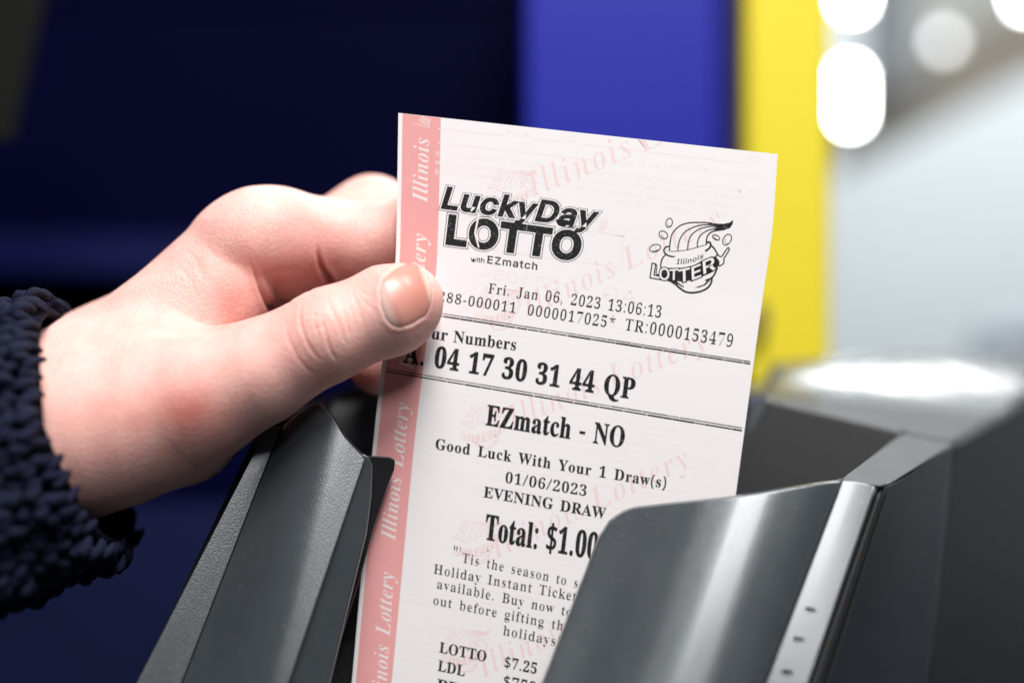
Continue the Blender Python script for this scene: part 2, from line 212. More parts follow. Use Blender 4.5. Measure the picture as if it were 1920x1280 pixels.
GS = r'''
(6O 4M5i4R6Y4g7d5*8f5J9H6*9H5f8Z5L7j536@515I5=4W5U3`6*2J5J2J5/2}4u3S4^4D4P55
)6O 3u2J4<3=4U4(4f4i4o5Y4l6@4a7/4F844*9#3u9H4U9H4|8S587d5F7%5P625P5N5K4w5:4)5)3R4c2c4U2J
,5U 3v23484;4~4;4H23
-8M 7462745U4g5U4g62
.5U 4S3K4B3N433X4)3h4%3y4)4/434=4B4G4S4K4f4G4u4=5!4/5%3y5!3h4u3X4f3N
08M 5}3H5X3L573V4w3h4S42494f4-544#6<4-7D497o4S8G4w8m589!5X9-5}916D9-6f9!7%8m7I8G7d7o7p7D7y6<7p547d4f7J427%3h6f3V6E3L 5}4%6M406a4>6x4[7-5)755I7;6<757/7-7P6x7y6a8;6M8I5}8T5O8I5<8;5$7y4p7P4h7/4b6<4h5I4p5)5$4[5<4>5O40
18M 4@3O4@4+7k4+7k3O 6R9*6R3O5n3O5n8H5k8H4J7I4J835`9*
28M 443O444!6X6X6v7*7!7V6z7y6i876O8I6/8R5^8Q588>4|7z4t7M467M4;7y4J8B4d8b549!5^9.6.906W9(6|8s7E8P7W8/7`7f7^7<7N6j6q5y524-7i4-7i3O
38M 5t3H5+3T4V3n4:4-4-4C3|4y4b4y4h4`4s4K5)4;5>4/5k4%664)6b496~4X7,4|7%5M6j5s6G6,6!645666566j6_8L4:8L4:9*7W9*7W8U5m6T5m6`6U6]7#6K7E627V5x7g5S7m5*7g4[7M4+7#3c6H3M
48M 3x4^3x57659*6v9*4b5?4b5<8$5<8$4^ 6X3O6X6}7:6}7:3O
58M 5w3H5>3P5$3Z4a3p4G404;4F404w4o4w4t4a5(4G5?445^4(5w4%684)6b4?6y4]7&4x7*5F7#5e6t6!6Y6?666O5t6S5@6J4u64476;4T9*7Q9*7Q8L508L4{6l5C7$5n706E7-6n6{756d7U697f5l7k5<7a4Z7T4@7:3y6t3_6X3R
68M 5|3H5O3N543W4w3f4X4&4B4K494h445;485a4J6;4e6m6:9*7$9*506C5*6C506L5Q6m5p6w686y6b6p6{6f746V7N697`5q7g5T7h5&7d4e7Y4I7C4%7$3f6i3W6M3M 5|4#6E4+6j4C7$4l7*567$5^6j6)6E6A5|6G5W6A526)4x5_4r574x4l524C5W4+
78M 4U3O7%8L428L429*7k9*7k8I5>3O
88M 5|3H5<3P4}3Z4Y3q4>42424H4(4|4.5I4E5v4j6:526G4b6`4D7-4:7`4C854V8T4{8u5Q9,5|916K9,6|8u7E8T7X857b7`7W7-7:6`6k6G726:7W5v7o5I7u4|7k4H7^427C3q6|3Z6`3P 5|4$6I4*6r4>7.4_745#7-5F6p5j6G6#5|6)5T6#5,5j4o5F4h5#4n4_5*4>5R4* 5|6a6B6e6d6x6y7;6~7[6y7{6e8=6B8O5|8T5Y8O588=5!7{4z7[5!7;586x5Z6e
A8i 3`3O5c9*6R9*8W3O7o3O6F7W6%8g638g5o7V4I3O 4c5&4c5a7U5a7U5&
B8P 403O409*6P9(6|8y7J8^7a8B7n7~7r7Y7o7;7g7!7S6f7:6T6z6I6z6D7>6<7^6(7q5n8!5Q8)5.8(4d7z4A7f4#7;3b6Z3Q 4r4-6F4.6t477-4D7@4^7F4~7C5:795Q7*5e6`5{6A6#4r6$ 4r6[6,6[6O6a6f6k6y6y707?737W7-7w6x856e8B6>8K4r8L
C9+ 6I3H5{3L5S3V5/3i4]434:4h4)563|5e3x6<3|6p4)7C4:7m4P854l8S5/8m5S8~5{9-6I916|9,7M8y7m8g838G8H8*8W7e8b7?7|7?7i7o7H846z8I6I8P5y8J5E805%7k4k7?4_6f4_5o4l595%4j5E4I5l436:4*6c4+74497T4N7n4n7|598b598W4q8H4O84427v3v7X3c783T6p3K
D9! 5u3O4T3O4T4-6<406_487.4M7E4c7_5.7n5`7s6=7q6e7e7<7W7Z7E7s7!846b8A5w8L4Q8L4Q9*6O9%718q7e8O8/7}8B7W8R6q8V6=8R5g8I58894l7r487B3o6w3^6J3R 4r9*4r3O403O409*
E8+ 403O409*7W9*7W8L4r8L4r6]7F6]7F6!4r6!4r4-7Z4-7Z3O
F7~ 403O409*7T9*7T8L4r8L4r6T7=6T7=5w4r5w4r3O
G95 6K3H5{3L5@3_4z3t4O4C404}4!5L3y5~3y6V4)7C497m4O854j8S5.8m5Q8~5y9-6G916o9.779$7d8l8#8V8C828Y7d8c7@7|7@7k7f7S8)748?6k8M688O5^8@5/7x4r7O4b6y4]6&4f5J5%4j5Q4@5z4/6;4*6Y4)7$417<4;7Y4Q7p4p7{5,8&5d8:5a6Y5a6Y6>8g6>8f5M8`5%8S4`8A4@8+4%7]3c7;3T6s3K
I6k 3o3O3o4-4k4-4k8L3o8L3o9*6K9*6K8L5P8L5P4-6K4-6K3O
L7m 403O409*4r9*4r4-7L4-7L3O
M:F 403O409*519*6S5T7$4$6r4$79578e9*9f9*9f3O9$3O9&8$9(8Q9.8Q8[7$793O6]3O5C6b4e8Q4l8Q4m8(4o3O
O9B 6I3H5{3L5S3V5/3i4^434:4h4)563|5e3x6<3|6p4)7C4:7m4^8E5/8m5S8~5{9-6I916t9-7?8~7d8m858E8X7m8i7C8s6p8v6<8s5e8i568X4h85437t3t7?3V6t3L 6I4)6u4/74497c4^7|5)8,5I866<8,7/7|7P7c7x748@6g8M6I8P5y8J5_8@507x4r7O4f7/4[6<4f5I4r5)504^5_495y4/
P8E 403O409*6<9)6p8|7/8p7Q8V7p8)7|7N7x6o7j6G7Q6&7/5i6`5X6)5S4b5S4b6063616U666}6N706e796~7;7H767e7&8(6p8:6?8K4r8L4r3O
R8I 403O409*6=9)6a9$708r7R8Y7p8-7{7a7{7%7j6M7R6.705s6`5e6*5`4T5`4T6=646=6`6E7(6^746s7;707;7V747q6~816i8@648L4r8L4r3O 7D3O6#6!6n6!843O
S8G 5z3F553N4u3X4O3o4<4%4&4G3v4~4]4~4g4Z4}4@5?4/5f4%644%6]406|4C754_7<4w7;53735G7$5V6V5m5<644e6K4@6l4,784(7W4.8$488=4P8]4f8m509#5]9/5}916`9)6{8{7B8e7]8I7j837u7^747^7)8#6w866b8D6<8P5f8Q588D4v8*4h7c4o7<4}7+5;6v6w6F7J6,7d5o7s5V7|5#7w4W7m4?7K3r7%3Z6e3O
T8I 3p8L3p9*8)9*8)8L6?8L6?3O5Z3O5Z8L
Y8a 5e3O5e5j3`9*4O9*6$6P686#5z6#696d7a9*8O9*6J5j6J3O
Z8> 3z3O3z3~6q87788e7?8N3x8L3x9*7q9*7q8V4{4E4U3q4N4*7s4-7s3O
a7i 593F4s3J4R3T4*3t3v433o4T3p4u3w53445Q4X5e6D6&6O616Q6F6E6m6(7(5T7.5(6~4k6l4X6P3y6b447.4]7O4z7Z5F7c5j7d657]6]7K6w737-6l736G743O6S3O6S4(6N4(6:3i6!3W5a3K 5C3}5v4+60486A4J6P4o6R5W6$5I5,5<4j5/4X4|4Q4k4Q4Q4Z4<4l4-5&4#
b80 6!3G5`3J5>3W5&3j4k4/4e4/4e3O4)3O4)9*4g9*4g6~4k6~5,7F5D7X5i7c637d6k7S72797E7!7[6S7e637j5B7[4X7=3}6x3`6_3R 5v4!6D4+6U466l4L7!4u7+5V7!686l6a6V6v6D7$5v7-5K7$5:6w5$6b4n6:4f5V4n4s5$4J5;455L4+
c7p 5i3G5)3R4j3`4F3~4,4I3|4i3r5T3x61446p4]7B4w7R587^5|7d6Z7S6w7B727+7M6S6n6D6a6`6H6y6+7)5i7-5F7(5*6u4q6^4a6@4V5n4V5<4a4j4q4M5*465<4+5p4!614(6M466c4M6o4j7N4Z784,6q3e6C3N
d80 5]3G4~3R4d3`4C3}4#4X3s5B3w63426r4M794e7L5>7b5i7d637[6T7F6q6~6v6~6v9*7W9*7W3O6x3O6x4/6r4/6X3j6A3W5}3J 5g4!644+6E456Z4J6n4s6w5V6n6:6Z6b6E6w647$5g7-5;7$5*6v4q6a4^684T5V4^4u4q4L5*465;4+
e7x 5n3G5:3M4x3X4]3i4<4.4$4X3x4y3s5A3t5z4+6a4;6|4[7A4u7R567^5U7d6*7b6e7L6~78786z7P6>7V5B4?5B4?5w755w6u5d6o666d6T6S6l6=6~6+7)5g7-5P7+546~4l6]4^6B4U6$4T5=4Z4t4n4L50415W4#6(4#6B4+6W486q4^7P4O7?4+6v3c6C3L
f6< 5~7_5~7*3U7*3U7_ 4E3O4E884H8U4Y8v4t905:9<5c9?61965}8]5]8c5=8]5/8O5&835&3O
g81 5i1o551t4g2%4@2B4&2f4Y3%4x2a5B2M5x2I6N2X6i2q6s3-6v486q486N3l5}3W5>3V4f3k4D4)434A3{4m3t533s5l3w644$6T4;7!4N794r7S517^5^7d5~7b6;7X6U7G6s6~6x6~6x7_7W7_7W3F7R2u7A2P6y2.6G1v 5g4/64466F4?6[4S6r5&6w5Z6o6;6[6b6F6w657$5g7-5<7$5*6w4q6a4^6:4T5Z4^4z4q4T5*4@5<46
h7~ 4g5}4g3O4)3O4)9*4g9*4g6^4Z6^4q7/517M5T7_6.7d6[7X7#7@7=6u7F6M7H3O6g3O6f676]6]6O6o6>6}5y7+5Y7+5:6|5%6n4s6Y4j6?
i5@ 4)3O4)7_4g7_4g3O 4H8C478F4*8O3|8]3y8l3|8|4*9-47964H994X964g9-4p8|4s8l4p8]4g8O4X8F
k7a 4c4~4c5n4n5n6Z7_7K7_5Q5a5J5a 4)3O4)9*4g9*4g3O 6e3O5-5S5X6!7W3O
l5V 5#3M4Y3R4F3]423u4)4;4)9*4g9*4g4N4k464s4-5$4(5C4*5N3R
m:4 4)3O4)7_4e7_4e6f4a6f4o7.507N5M7_5u7f6?7`6^7L6t7.7#6f6w6f7)7,7:7A7O7Q7{7c8R7e8z7W977E9O6}9X6Y9Z3O8y3O8v6U8n6i8b6x8G7)8+7-7o7+7S6{7@6g756L723O6P3O6N6V6G6h646|6!7)5a7-5D7)5*6w4s6`4j6H4g3O
n7~ 4g5}4g3O4)3O4)7_4e7_4e6^4Z6^4q7/5&7E5<7T5o7d6Q7]6o7N7+777=6u7F6M7H3O6g3O6f676]6]6O6o6>6}5y7+5Y7+5:6|5%6n4s6Y4j6?
o8& 5i3G5)3R4j3`4F3~4,4I3|4i3r5T3|6B4,6b4F7-4j7K5)7Y5i7d6M7Y6j7K707-7J6b7V6B7a5T7V4i7J4I703~6j3`6M3R 5i3~6:4+6[4D6v4u6~5T6v656[6g6:7#5i7-5<7#4w6g4^654T5T4^4u4w4D5<4+
p80 4)1w4)7_4e7_4e6~4k6~517K5U7_637d6k7S72797M6r7a6C7j5j7e4z7U4H7=3}6l3X633G5V3L523a4k4/4g4/4g1w 5v4!6D4+6U466l4L7!4u7+5V7!686l6a6V6v6D7$5v7-5K7$5:6w5$6b4n6:4f5V4n4s5$4J5;455L4+
r6A 4)3O4)7_4e7_4e7#4h7#4w7>5:7X5X7c617d617$6#7&5`7(5?6}5$6l4s6Z4g644g3O
s7P 5O3G4p3O4H3b4%4*3t4R4R4`4^4C4j465%4(5C3~5}4)62426D4E6I4S6H4h675$5w524z5G4]5S4<5j4.5}4%674!6P4&6p4/7%4C7>4s7Z5T7d6(7_6U7I6o7/7&6a6J6S6<6o5~7(5a7/5?7.5#7$4l6p4b6[4e6@4q615)6%645g6^5T6q5D7!527+4x7.4`7%456w4!6a3h6*3M
t5} 5f7_5f7*3U7*3U7_ 458`4s8`4u4@4}415/4)5C4%5d4*5o3Q5A3K5!3N4f3V4H3n4<4(454Q
u7~ 5O3J4|3Q4_3`4?4#404F4)5#4)7_4g7_4g5)4q4R4~4?53415H4)5k4&604.6E4;6Y4U6d4o6g7_7H7_7H3O6i3O6i4P6r4P6l4?6]4!6I3i6(3T
v7i 5<3O3a7_4H7_5F4y5h3e5Q3e5v5)6p7_7V7_5|3O
w9e 5!3O3g7_4K7_534~5H3y5>3y5S4|6:7_6{7_7b4}7v3y7k3y8$4|8i7_9N7_853O7S3O6S756b755a3O
y7i 4!1{412T4W2P4s2]5*2x5<3N3a7_4H7_5M4b5h3e5Q3e5z546p7_7V7_5X2U5>234y1{4O1u
'''
GI = r'''
I67 3-3O3-3_3T3f3`3p3l4(4h7T4l8$4W864=8;4=8K6Y8K6Y8;6R8:61826#8%5x7s4z4?4v4!4{3n5/3d5J3_5J3O
L81 3-3O3-3_3T3f3`3p3l4(4i7Z4m7u4h8,4X864=8;4=8K6Y8K6Y8;6F896*8-5r7b4}4G4v3w5&3l5U3h6#3j6H3s6i4%7)4;7A4W7V4{7m4{7B3O
e6K 4K3F4!3M3j3Y3W3m3K4)3E4F3F4o3P583b5^3y6#486B4W6Z4x6l5>6t5_6s5y6i626O6766625x5v5R5X5<525)4C4q4?4L4B464O3}4a3u4o3t5,3z5D425]4S5p4G5L3p573^4f3H 4H5+4y5?5B5_5W6*5Y6N5M6]5=6]4{6E4[5i
i5[ 4y7V4g7Z4X7d4N7r4K8(4N894X8G4g8Q4y8T5.8Q5<8G5F895I8(5F7r5<7d5.7Z 4$3G3b3P3U3_3P3r3S444)6<3~6J3c6O3c6`4M6j5/6u4L4C4I4#4S3z4`4#5&4N544E4n3o4[3^473I
l5F 3x3F3c3I3N3W3E3p3G414J8!4D844(894(8J4W8P5P8_4=4*4A3z4M3z4]4)4x4M5)4C4Q3[483K
n7H 5o3F5U3K5L3R5B3j5A3y5H4H5z6+5z6<5o6C5V6;5I614}5W4U4`463O3A3O4(6<3}6J3b6O3a6`506u4i5Z5I6M5v6n626t6M6s6e6h6p6Q6q696j5t664-6<3}6H3|6U4+6o4N6~4D6H3]6.3K
o6{ 4T3F473I3z3S3d3d3R3y3F4F3E4c3L5,3h5j466B4k6h5%6p5H6u5w6m646a6G6M6T656Z5u6T546F4k634G5b3q5*3N 4[3]4v3i524-5G4Z5Z5;5f5t5g6=5X6Y5E6_5+6S4o644Y5d4F5%4;4G4:3}4B3i4Q3_
r6C 3A3O4(6<3}6J3b6O3a6`506u4g5V5<6L5c6o5x6u616p6=6a6A6G6=6.6*5w5j5v5M6/565{4c5#463O
s6; 4O3F3_3V3R3S3H3H373K3H4b3]4^3g4+3~3h4E3^4c3h4k3y4i4=3z5K3o5i3m6-3w6K4;6j4]6s556o5Y6f5f6i5n6r6#6r5q5g5_5i5Q6:5G6J5.6]4u6_4h6Z4Y6M4U6B4X6.4b5x5>5.5N4n5V4Q5V455J3t553[4s3K
t5R 3n3F3T3K3K3R3A3h3@3w3D4:3}6O3]6O3]6h3t6r4C714{7r5;7r4{6k5T6k5L6O4s6O4A4[474,4<3{4G3z4V4*4u4S5)4I4i3|4L3^403L
y6W 311z2s2!2a222Z2G2c2_2s2k3+2n3]2V3l2W4.2s4B354G3I4:4N3|5o3h6K3Y6R3F6R3F6e4>6t4N6s4W6g4a6M4t5N5-4?5X595g5m5b5{5C6?5D6[5P6m5`6s5x6s6*6l676T66636&5`5d4s4|3W4>2a3d203J1~
'''
# ---------------------------------------------------------------- the ticket: a strip of thermal paper, bent where the thumb presses it
# rows across the paper: left and right end, depth
ROWS = [((747, 212), (1458, 289), 298.6), ((745, 340), (1449, 420), 299.4), ((742, 480), (1431, 551), 300.2), ((731, 575), (1413, 681), 300.7),
        ((715, 693), (1396, 807), 301.2), ((701, 819), (1378, 939), 301.7), ((675, 1107), (1338, 1237), 302.7),
        ((655, 1330), (1306, 1467), 303.6), ((630, 1600), (1266, 1742), 304.9)]
vmm = [0.0]
for a, b in zip(ROWS, ROWS[1:]):
    vmm.append(vmm[-1] + 0.5 * (math.dist(a[0], b[0]) + math.dist(a[1], b[1])) / 8.89)
UMM = 80.0
def sheet_px(u, v):
    u = np.asarray(u, float); v = np.asarray(v, float)
    c = [pchip(vmm, q, v) for q in ([r[0][0] for r in ROWS], [r[0][1] for r in ROWS], [r[1][0] for r in ROWS], [r[1][1] for r in ROWS], [r[2] for r in ROWS])]
    return c[0] + (c[2] - c[0]) * u, c[1] + (c[3] - c[1]) * u, c[4] + 0.2 * (u - 0.5) ** 2 * 4 - 0.2
def sheet(u, v, lift=0.0):
    """camera-frame millimetres of the paper's surface, lifted towards the reader"""
    def P(u, v):
        x, y, d = sheet_px(u, v)
        return np.stack([(x - 960) * K * d, -(y - 640) * K * d, d - 300.0], -1)
    u = np.asarray(u, float); v = np.asarray(v, float)
    p = P(u, v); e = 1e-3
    n = np.cross(P(u + e, v) - p, P(u, v + 0.1) - p); n /= np.linalg.norm(n, axis=-1, keepdims=True)
    n *= -np.sign(n[..., 2:3])
    return p + n * np.asarray(lift)[..., None]
_vt = np.linspace(0, vmm[-1], 6001)
_tab = [pchip(vmm, q, _vt) for q in ([r[0][0] for r in ROWS], [r[0][1] for r in ROWS], [r[1][0] for r in ROWS], [r[1][1] for r in ROWS])]
def uv_many(p):
    """paper millimetres of photograph pixels: along each straight row, u follows from x, then v from y"""
    p = np.asarray(p, float); v = np.clip((p[:, 1] - 250) / 9.0, 0, vmm[-1] - 0.01); u = np.full(len(p), 0.5)
    for _ in range(14):
        q = [np.interp(v, _vt, t) for t in _tab]
        u = (p[:, 0] - q[0]) / (q[2] - q[0])
        y = q[1] + (q[3] - q[1]) * u
        v = np.clip(v + (p[:, 1] - y) / 9.6, 0, vmm[-1] - 0.01)
    return np.stack([u * UMM, v], 1)
def uv(px, py):
    return uv_many([(px, py)])[0]

paper = mat('thermal_paper', lin((238, 234, 235)), 0.42, vary=0.012, vscale=60, spec=0.35, bump=(900, 0.05, 0.0002))
pink = mat('pink_band_ink', (0.80, 0.375, 0.37), 0.45, vary=0.05, vscale=300, spec=0.35)
pale = mat('pale_pink_ink', (0.84, 0.665, 0.665), 0.45, spec=0.35)
paler = mat('show_through_ink', (0.845, 0.765, 0.765), 0.45, spec=0.35)
black = mat('thermal_black_print', (0.012, 0.012, 0.014), 0.5, vary=0.25, vscale=900, spec=0.3)

nt = black.node_tree                  # a worn print head: ragged, dotty ink
_n = nt.nodes.new('ShaderNodeTexNoise'); _n.inputs['Scale'].default_value = 3200; _n.inputs['Detail'].default_value = 2
_r = nt.nodes.new('ShaderNodeValToRGB'); _r.color_ramp.elements[0].position = 0.28; _r.color_ramp.elements[0].color = (0.26, 0.25, 0.25, 1)
_r.color_ramp.elements[1].position = 0.37; _r.color_ramp.elements[1].color = (0.013, 0.013, 0.015, 1)
_t = nt.nodes.new('ShaderNodeTexCoord'); nt.links.new(_t.outputs['Object'], _n.inputs['Vector']); nt.links.new(_n.outputs['Fac'], _r.inputs['Fac'])
nt.links.new(_r.outputs[0], nt.nodes['Principled BSDF'].inputs['Base Color'])
ticket = thing('lottery_ticket', 'pink edged paper lottery ticket held by the thumb over the dark printer', 'ticket')

def strip_solid(name, u0, u1, v0, v1, nu, nv, lift, thick, m, parent):
    us = np.linspace(u0, u1, nu + 1); vs = np.linspace(v0, v1, nv + 1)
    g = np.stack(np.meshgrid(us, vs), -1).reshape(-1, 2)
    top = L2W(sheet(g[:, 0], g[:, 1], np.full(len(g), lift)))
    vs_ = top; F = []
    w = nu + 1
    for j in range(nv):
        for i in range(nu):
            a = j * w + i; F.append((a, a + w, a + w + 1, a + 1))
    if thick:
        bot = L2W(sheet(g[:, 0], g[:, 1], np.full(len(g), lift - thick))); n = len(g)
        rim = [i for i in range(w)] + [j * w + nu for j in range(1, nv + 1)] + [nv * w + i for i in range(nu - 1, -1, -1)] + [j * w for j in range(nv - 1, 0, -1)]
        vs_ = np.concatenate([top, bot, top[rim], bot[rim]]); F += [tuple(i + n for i in reversed(f)) for f in F]; k = len(rim)
        F += [(2 * n + i, 2 * n + (i + 1) % k, 2 * n + k + (i + 1) % k, 2 * n + k + i) for i in range(k)]      # the cut edge has its own corners
    o = obj(name, vs_, F, m, parent, True)
    if thick: fixnormals(o)
    return o
o = strip_solid('paper', 0, 1, 0, vmm[-1] - 0.05, 48, 240, 0.0, 0.06, paper, ticket)
strip_solid('side_band', 0.011, 0.112, 0.05, vmm[-1] - 0.1, 6, 240, 0.004, 0, pink, ticket)

# glyph outlines: two base-90 digits per coordinate, thousandths of an em
_A = '!#$%&()*+,-./0123456789:;<=>?@ABCDEFGHIJKLMNOPQRSTUVWXYZ[]^_`abcdefghijklmnopqrstuvwxyz{|}~'
_I = {c: i for i, c in enumerate(_A)}
def _dec(s): return [(_I[s[i]] * len(_A) + _I[s[i + 1]] - 1500) / 1000.0 for i in range(0, len(s), 2)]
def unpack(txt):
    out = {}
    for line in txt.strip().split('\n'):
        parts = line[1:].split(' ')
        cs = []
        for p in parts[1:]:
            q = _dec(p); cs.append(np.array(q).reshape(-1, 2))
        out[line[0]] = (_dec(parts[0])[0], cs)
    return out
GLYPHS = {'B': unpack(GB), 'S': unpack(GS), 'I': unpack(GI)}
QUOTE = [np.array([(0.06, 0.69), (0.14, 0.69), (0.12, 0.47), (0.08, 0.47)])[::-1]]
for k in GLYPHS: GLYPHS[k].setdefault("'", (0.2, QUOTE))

INK = 0.16
def offset(c, kx, ky):
    """push a closed outline along its own normals (positive grows the ink)"""
    if not (kx or ky): return c
    d = np.roll(c, -1, 0) - c; d /= np.maximum(np.linalg.norm(d, axis=1, keepdims=True), 1e-9)
    n = np.stack([-d[:, 1], d[:, 0]], 1)
    m = n + np.roll(n, 1, 0); l = np.linalg.norm(m, axis=1, keepdims=True); m /= np.maximum(l, 1e-6)
    s = np.minimum(1.0 / np.maximum((m * n).sum(1, keepdims=True), 0.3), 1.9)
    return c + m * s * np.array([kx, ky])
def area2(c): return (c[:, 0] * np.roll(c[:, 1], -1) - np.roll(c[:, 0], -1) * c[:, 1]).sum()

def layout(text, font, kx=0.0, ky=0.0, track=0.0, space=0.28):
    """outlines of a line of text in em units, pen width"""
    x = 0.0; out = []
    for ch in text:
        if ch == ' ': x += space; continue
        if ch == '"':
            for dx in (0, 0.14): out += [q + [x + dx, 0] for q in QUOTE]
            x += 0.34; continue
        adv, cs = GLYPHS[font][ch]
        big = max(cs, key=lambda c: abs(area2(c))); sg = 1.0 if area2(big) < 0 else -1.0
        for c in cs: out.append(offset(c, kx * sg, ky * sg) + [x, 0])
        x += adv + track
    return out, x - track

def ink(name, shapes, m, lift, parent=ticket, split=6.0):
    """fill closed outlines given in paper millimetres and lay them on the sheet"""
    cu = bpy.data.curves.new(name, 'CURVE'); cu.dimensions = '2D'; cu.fill_mode = 'BOTH'
    for c in shapes:
        sp = cu.splines.new('POLY'); sp.points.add(len(c) - 1)
        co = np.zeros((len(c), 4)); co[:, :2] = c; co[:, 1] *= -1; co[:, 3] = 1
        sp.points.foreach_set('co', co.ravel()); sp.use_cyclic_u = True
    tmp = bpy.data.objects.new(name, cu); COL.objects.link(tmp)
    dg = bpy.context.evaluated_depsgraph_get()
    me = bpy.data.meshes.new_from_object(tmp.evaluated_get(dg)); bpy.data.objects.remove(tmp); bpy.data.curves.remove(cu)
    co = np.zeros(len(me.vertices) * 3); me.vertices.foreach_get('co', co); co = co.reshape(-1, 3)
    P = L2W(sheet(co[:, 0] / UMM, -co[:, 1], np.full(len(co), lift * INK)))
    fs = [tuple(p.vertices) for p in me.polygons]
    bpy.data.meshes.remove(me)
    return obj(name, P, fs, m, parent)

def line(text, font, p0, p1, cap, kx=0.0, ky=0.0, track=0.0, space=0.28, slant=0.0, mirror=False, ref=0.455, fit=None):
    """text whose baseline runs between two photograph pixels; cap = capital height in pixels; fit: text that fills the baseline"""
    a, b = uv(*p0), uv(*p1)
    cs, w = layout(text, font, kx, ky, track, space)
    if fit: w = layout(fit, font, kx, ky, track, space)[1]
    d = b - a; sx = np.linalg.norm(d) / w; d /= np.linalg.norm(d)
    up = np.array([d[1], -d[0]])
    h = cap / 8.89 / ref
    out = []
    for c in cs:
        x = c[:, 0] * sx + c[:, 1] * h * slant; y = c[:, 1] * h
        if mirror: x = w * sx - x
        out.append(a + x[:, None] * d + y[:, None] * up)
    return out

# thermal print, line by line
R = dict(kx=-0.012, ky=0.004)
T = []
T += line('Fri. Jan 06, 2023 13:06:13', 'B', (914, 549), (1240, 596), 20, track=0.03, space=0.30, **R)
T += line('288-000011', 'B', (820, 564), (967, 587), 20, track=0.04, **R)
T += line('0000017025*', 'B', (987, 590), (1153, 616), 20, track=0.04, **R)
T += line('TR:0000153479', 'B', (1170, 618), (1374, 651), 20, track=0.04, **R)
T += line('Your', 'B', (772, 629), (838, 639), 22, kx=0.006, ky=0.006, track=0.02) + line('Numbers', 'B', (849, 641), (968, 657), 22, kx=0.004, ky=0.006, track=0.02)
T += line('A. 04 17 30 31 44 QP', 'B', (757, 679), (1188, 748), 38, kx=0.016, ky=0.010, track=0.03, space=0.25)
T += line('EZmatch - NO', 'B', (910, 796), (1170, 839), 38, kx=0.014, ky=0.008, track=0.02, space=0.24)
T += line('Good Luck With Your 1 Draw(s)', 'B', (815, 841), (1249, 915), 20, kx=0.006, ky=0.006, track=0.04, space=0.32)
T += line('01/06/2023', 'B', (946, 904), (1100, 930), 20, track=0.03)
T += line('EVENING DRAW', 'B', (906, 931), (1134, 972), 20, kx=0.006, ky=0.006, track=0.02, space=0.30)
T += line('Total: $1.00', 'B', (908, 1010), (1119, 1049), 47, kx=0.018, ky=0.008, track=0.02, space=0.22)
T += line('"\'Tis the season to scratch', 'B', (846, 1049), (1095, 1104), 18, track=0.05, fit='"\'Tis the season to sc', space=0.34, **R)
T += line('Holiday Instant Tickets', 'B', (812, 1074), (1092, 1129), 18, track=0.04, space=0.32, **R)
T += line('available. Buy now to', 'B', (818, 1102), (1072, 1156), 18, track=0.04, space=0.34, **R)
T += line('out before gifting the', 'B', (811, 1132), (1068, 1184), 18, track=0.04, space=0.34, **R)
T += line('holidays!', 'B', (942, 1189), (1050, 1212), 18, track=0.04, **R)
T += line('LOTTO', 'B', (823, 1222), (912, 1240), 20, kx=0.006, ky=0.006, track=0.02)
T += line('$7.25 ', 'B', (944, 1250), (1016, 1265), 20, kx=0.006, ky=0.006, track=0.03)
T += line('LDL', 'B', (820, 1256), (871, 1267), 20, kx=0.006, ky=0.006, track=0.02)
T += line('$750,000', 'B', (942, 1286), (1060, 1310), 20, kx=0.006, ky=0.006, track=0.03, fit='$750,000')
T += line('PB', 'B', (818, 1291), (860, 1300), 20, kx=0.006, ky=0.006, track=0.02)
ink('printed_text', T, black, 0.11)

# double ruled lines with the drop-outs a worn print head leaves
def rule(p0, p1, wpx, breaks):
    a, b = uv(*p0), uv(*p1); d = b - a; L = np.linalg.norm(d); d /= L; up = np.array([d[1], -d[0]]); out = []
    t = 0.0; r = random.Random(int(p0[1]))
    while t < L:
        l = min(r.uniform(2.0, 6.0), L - t + 1e-6)
        if not any(x0 < (t + l / 2) / L < x1 for x0, x1 in breaks):
            h = wpx / 8.89 * r.uniform(0.75, 1.1) / 2
            out.append(np.array([a + d * t + up * h, a + d * (t + l) + up * h, a + d * (t + l) - up * h, a + d * t - up * h]))
        t += l + r.uniform(0.05, 0.18)
    return out
Rl = []
Rl += rule((812, 585), (1407, 678), 1.8, []) + rule((812, 590), (1407, 682), 3.0, [])
Rl += rule((724, 691), (1391, 802), 1.8, []) + rule((724, 696), (1391, 807), 3.0, [])
ink('ruled_line', Rl, black, 0.10)

# game logo: bold slanted letters with a thin outer outline
def logo(text, p0, p1, cap, k, slant, track=0.0):
    return line(text, 'S', p0, p1, cap, kx=k, ky=k, slant=slant, ref=0.509, track=track)
LG = [('LuckyDay', (826, 389), (1108, 424), 34, 0.05), ('LOTTO', (835, 455), (1078, 486), 46, 0.05)]
core, gapc, outl = [], [], []
def word(text, p0, p1, cap, slant, sizes):
    n = layout(text, 'S', track=0.02)[1]
    for lst, k in sizes: lst += line(text, 'S', p0, p1, cap, kx=k, ky=k, slant=slant, ref=0.509, track=0.02)
word('LuckyDay', (824, 389), (1112, 427), 38, 0.26, ((core, 0.030), (gapc, 0.058), (outl, 0.070)))
word('LOTTO', (833, 455), (1086, 487), 49, 0.06, ((core, 0.040), (gapc, 0.064), (outl, 0.076)))
def solid(shapes):                   # fill every outline on its own (letters overlap where they grow)
    return shapes
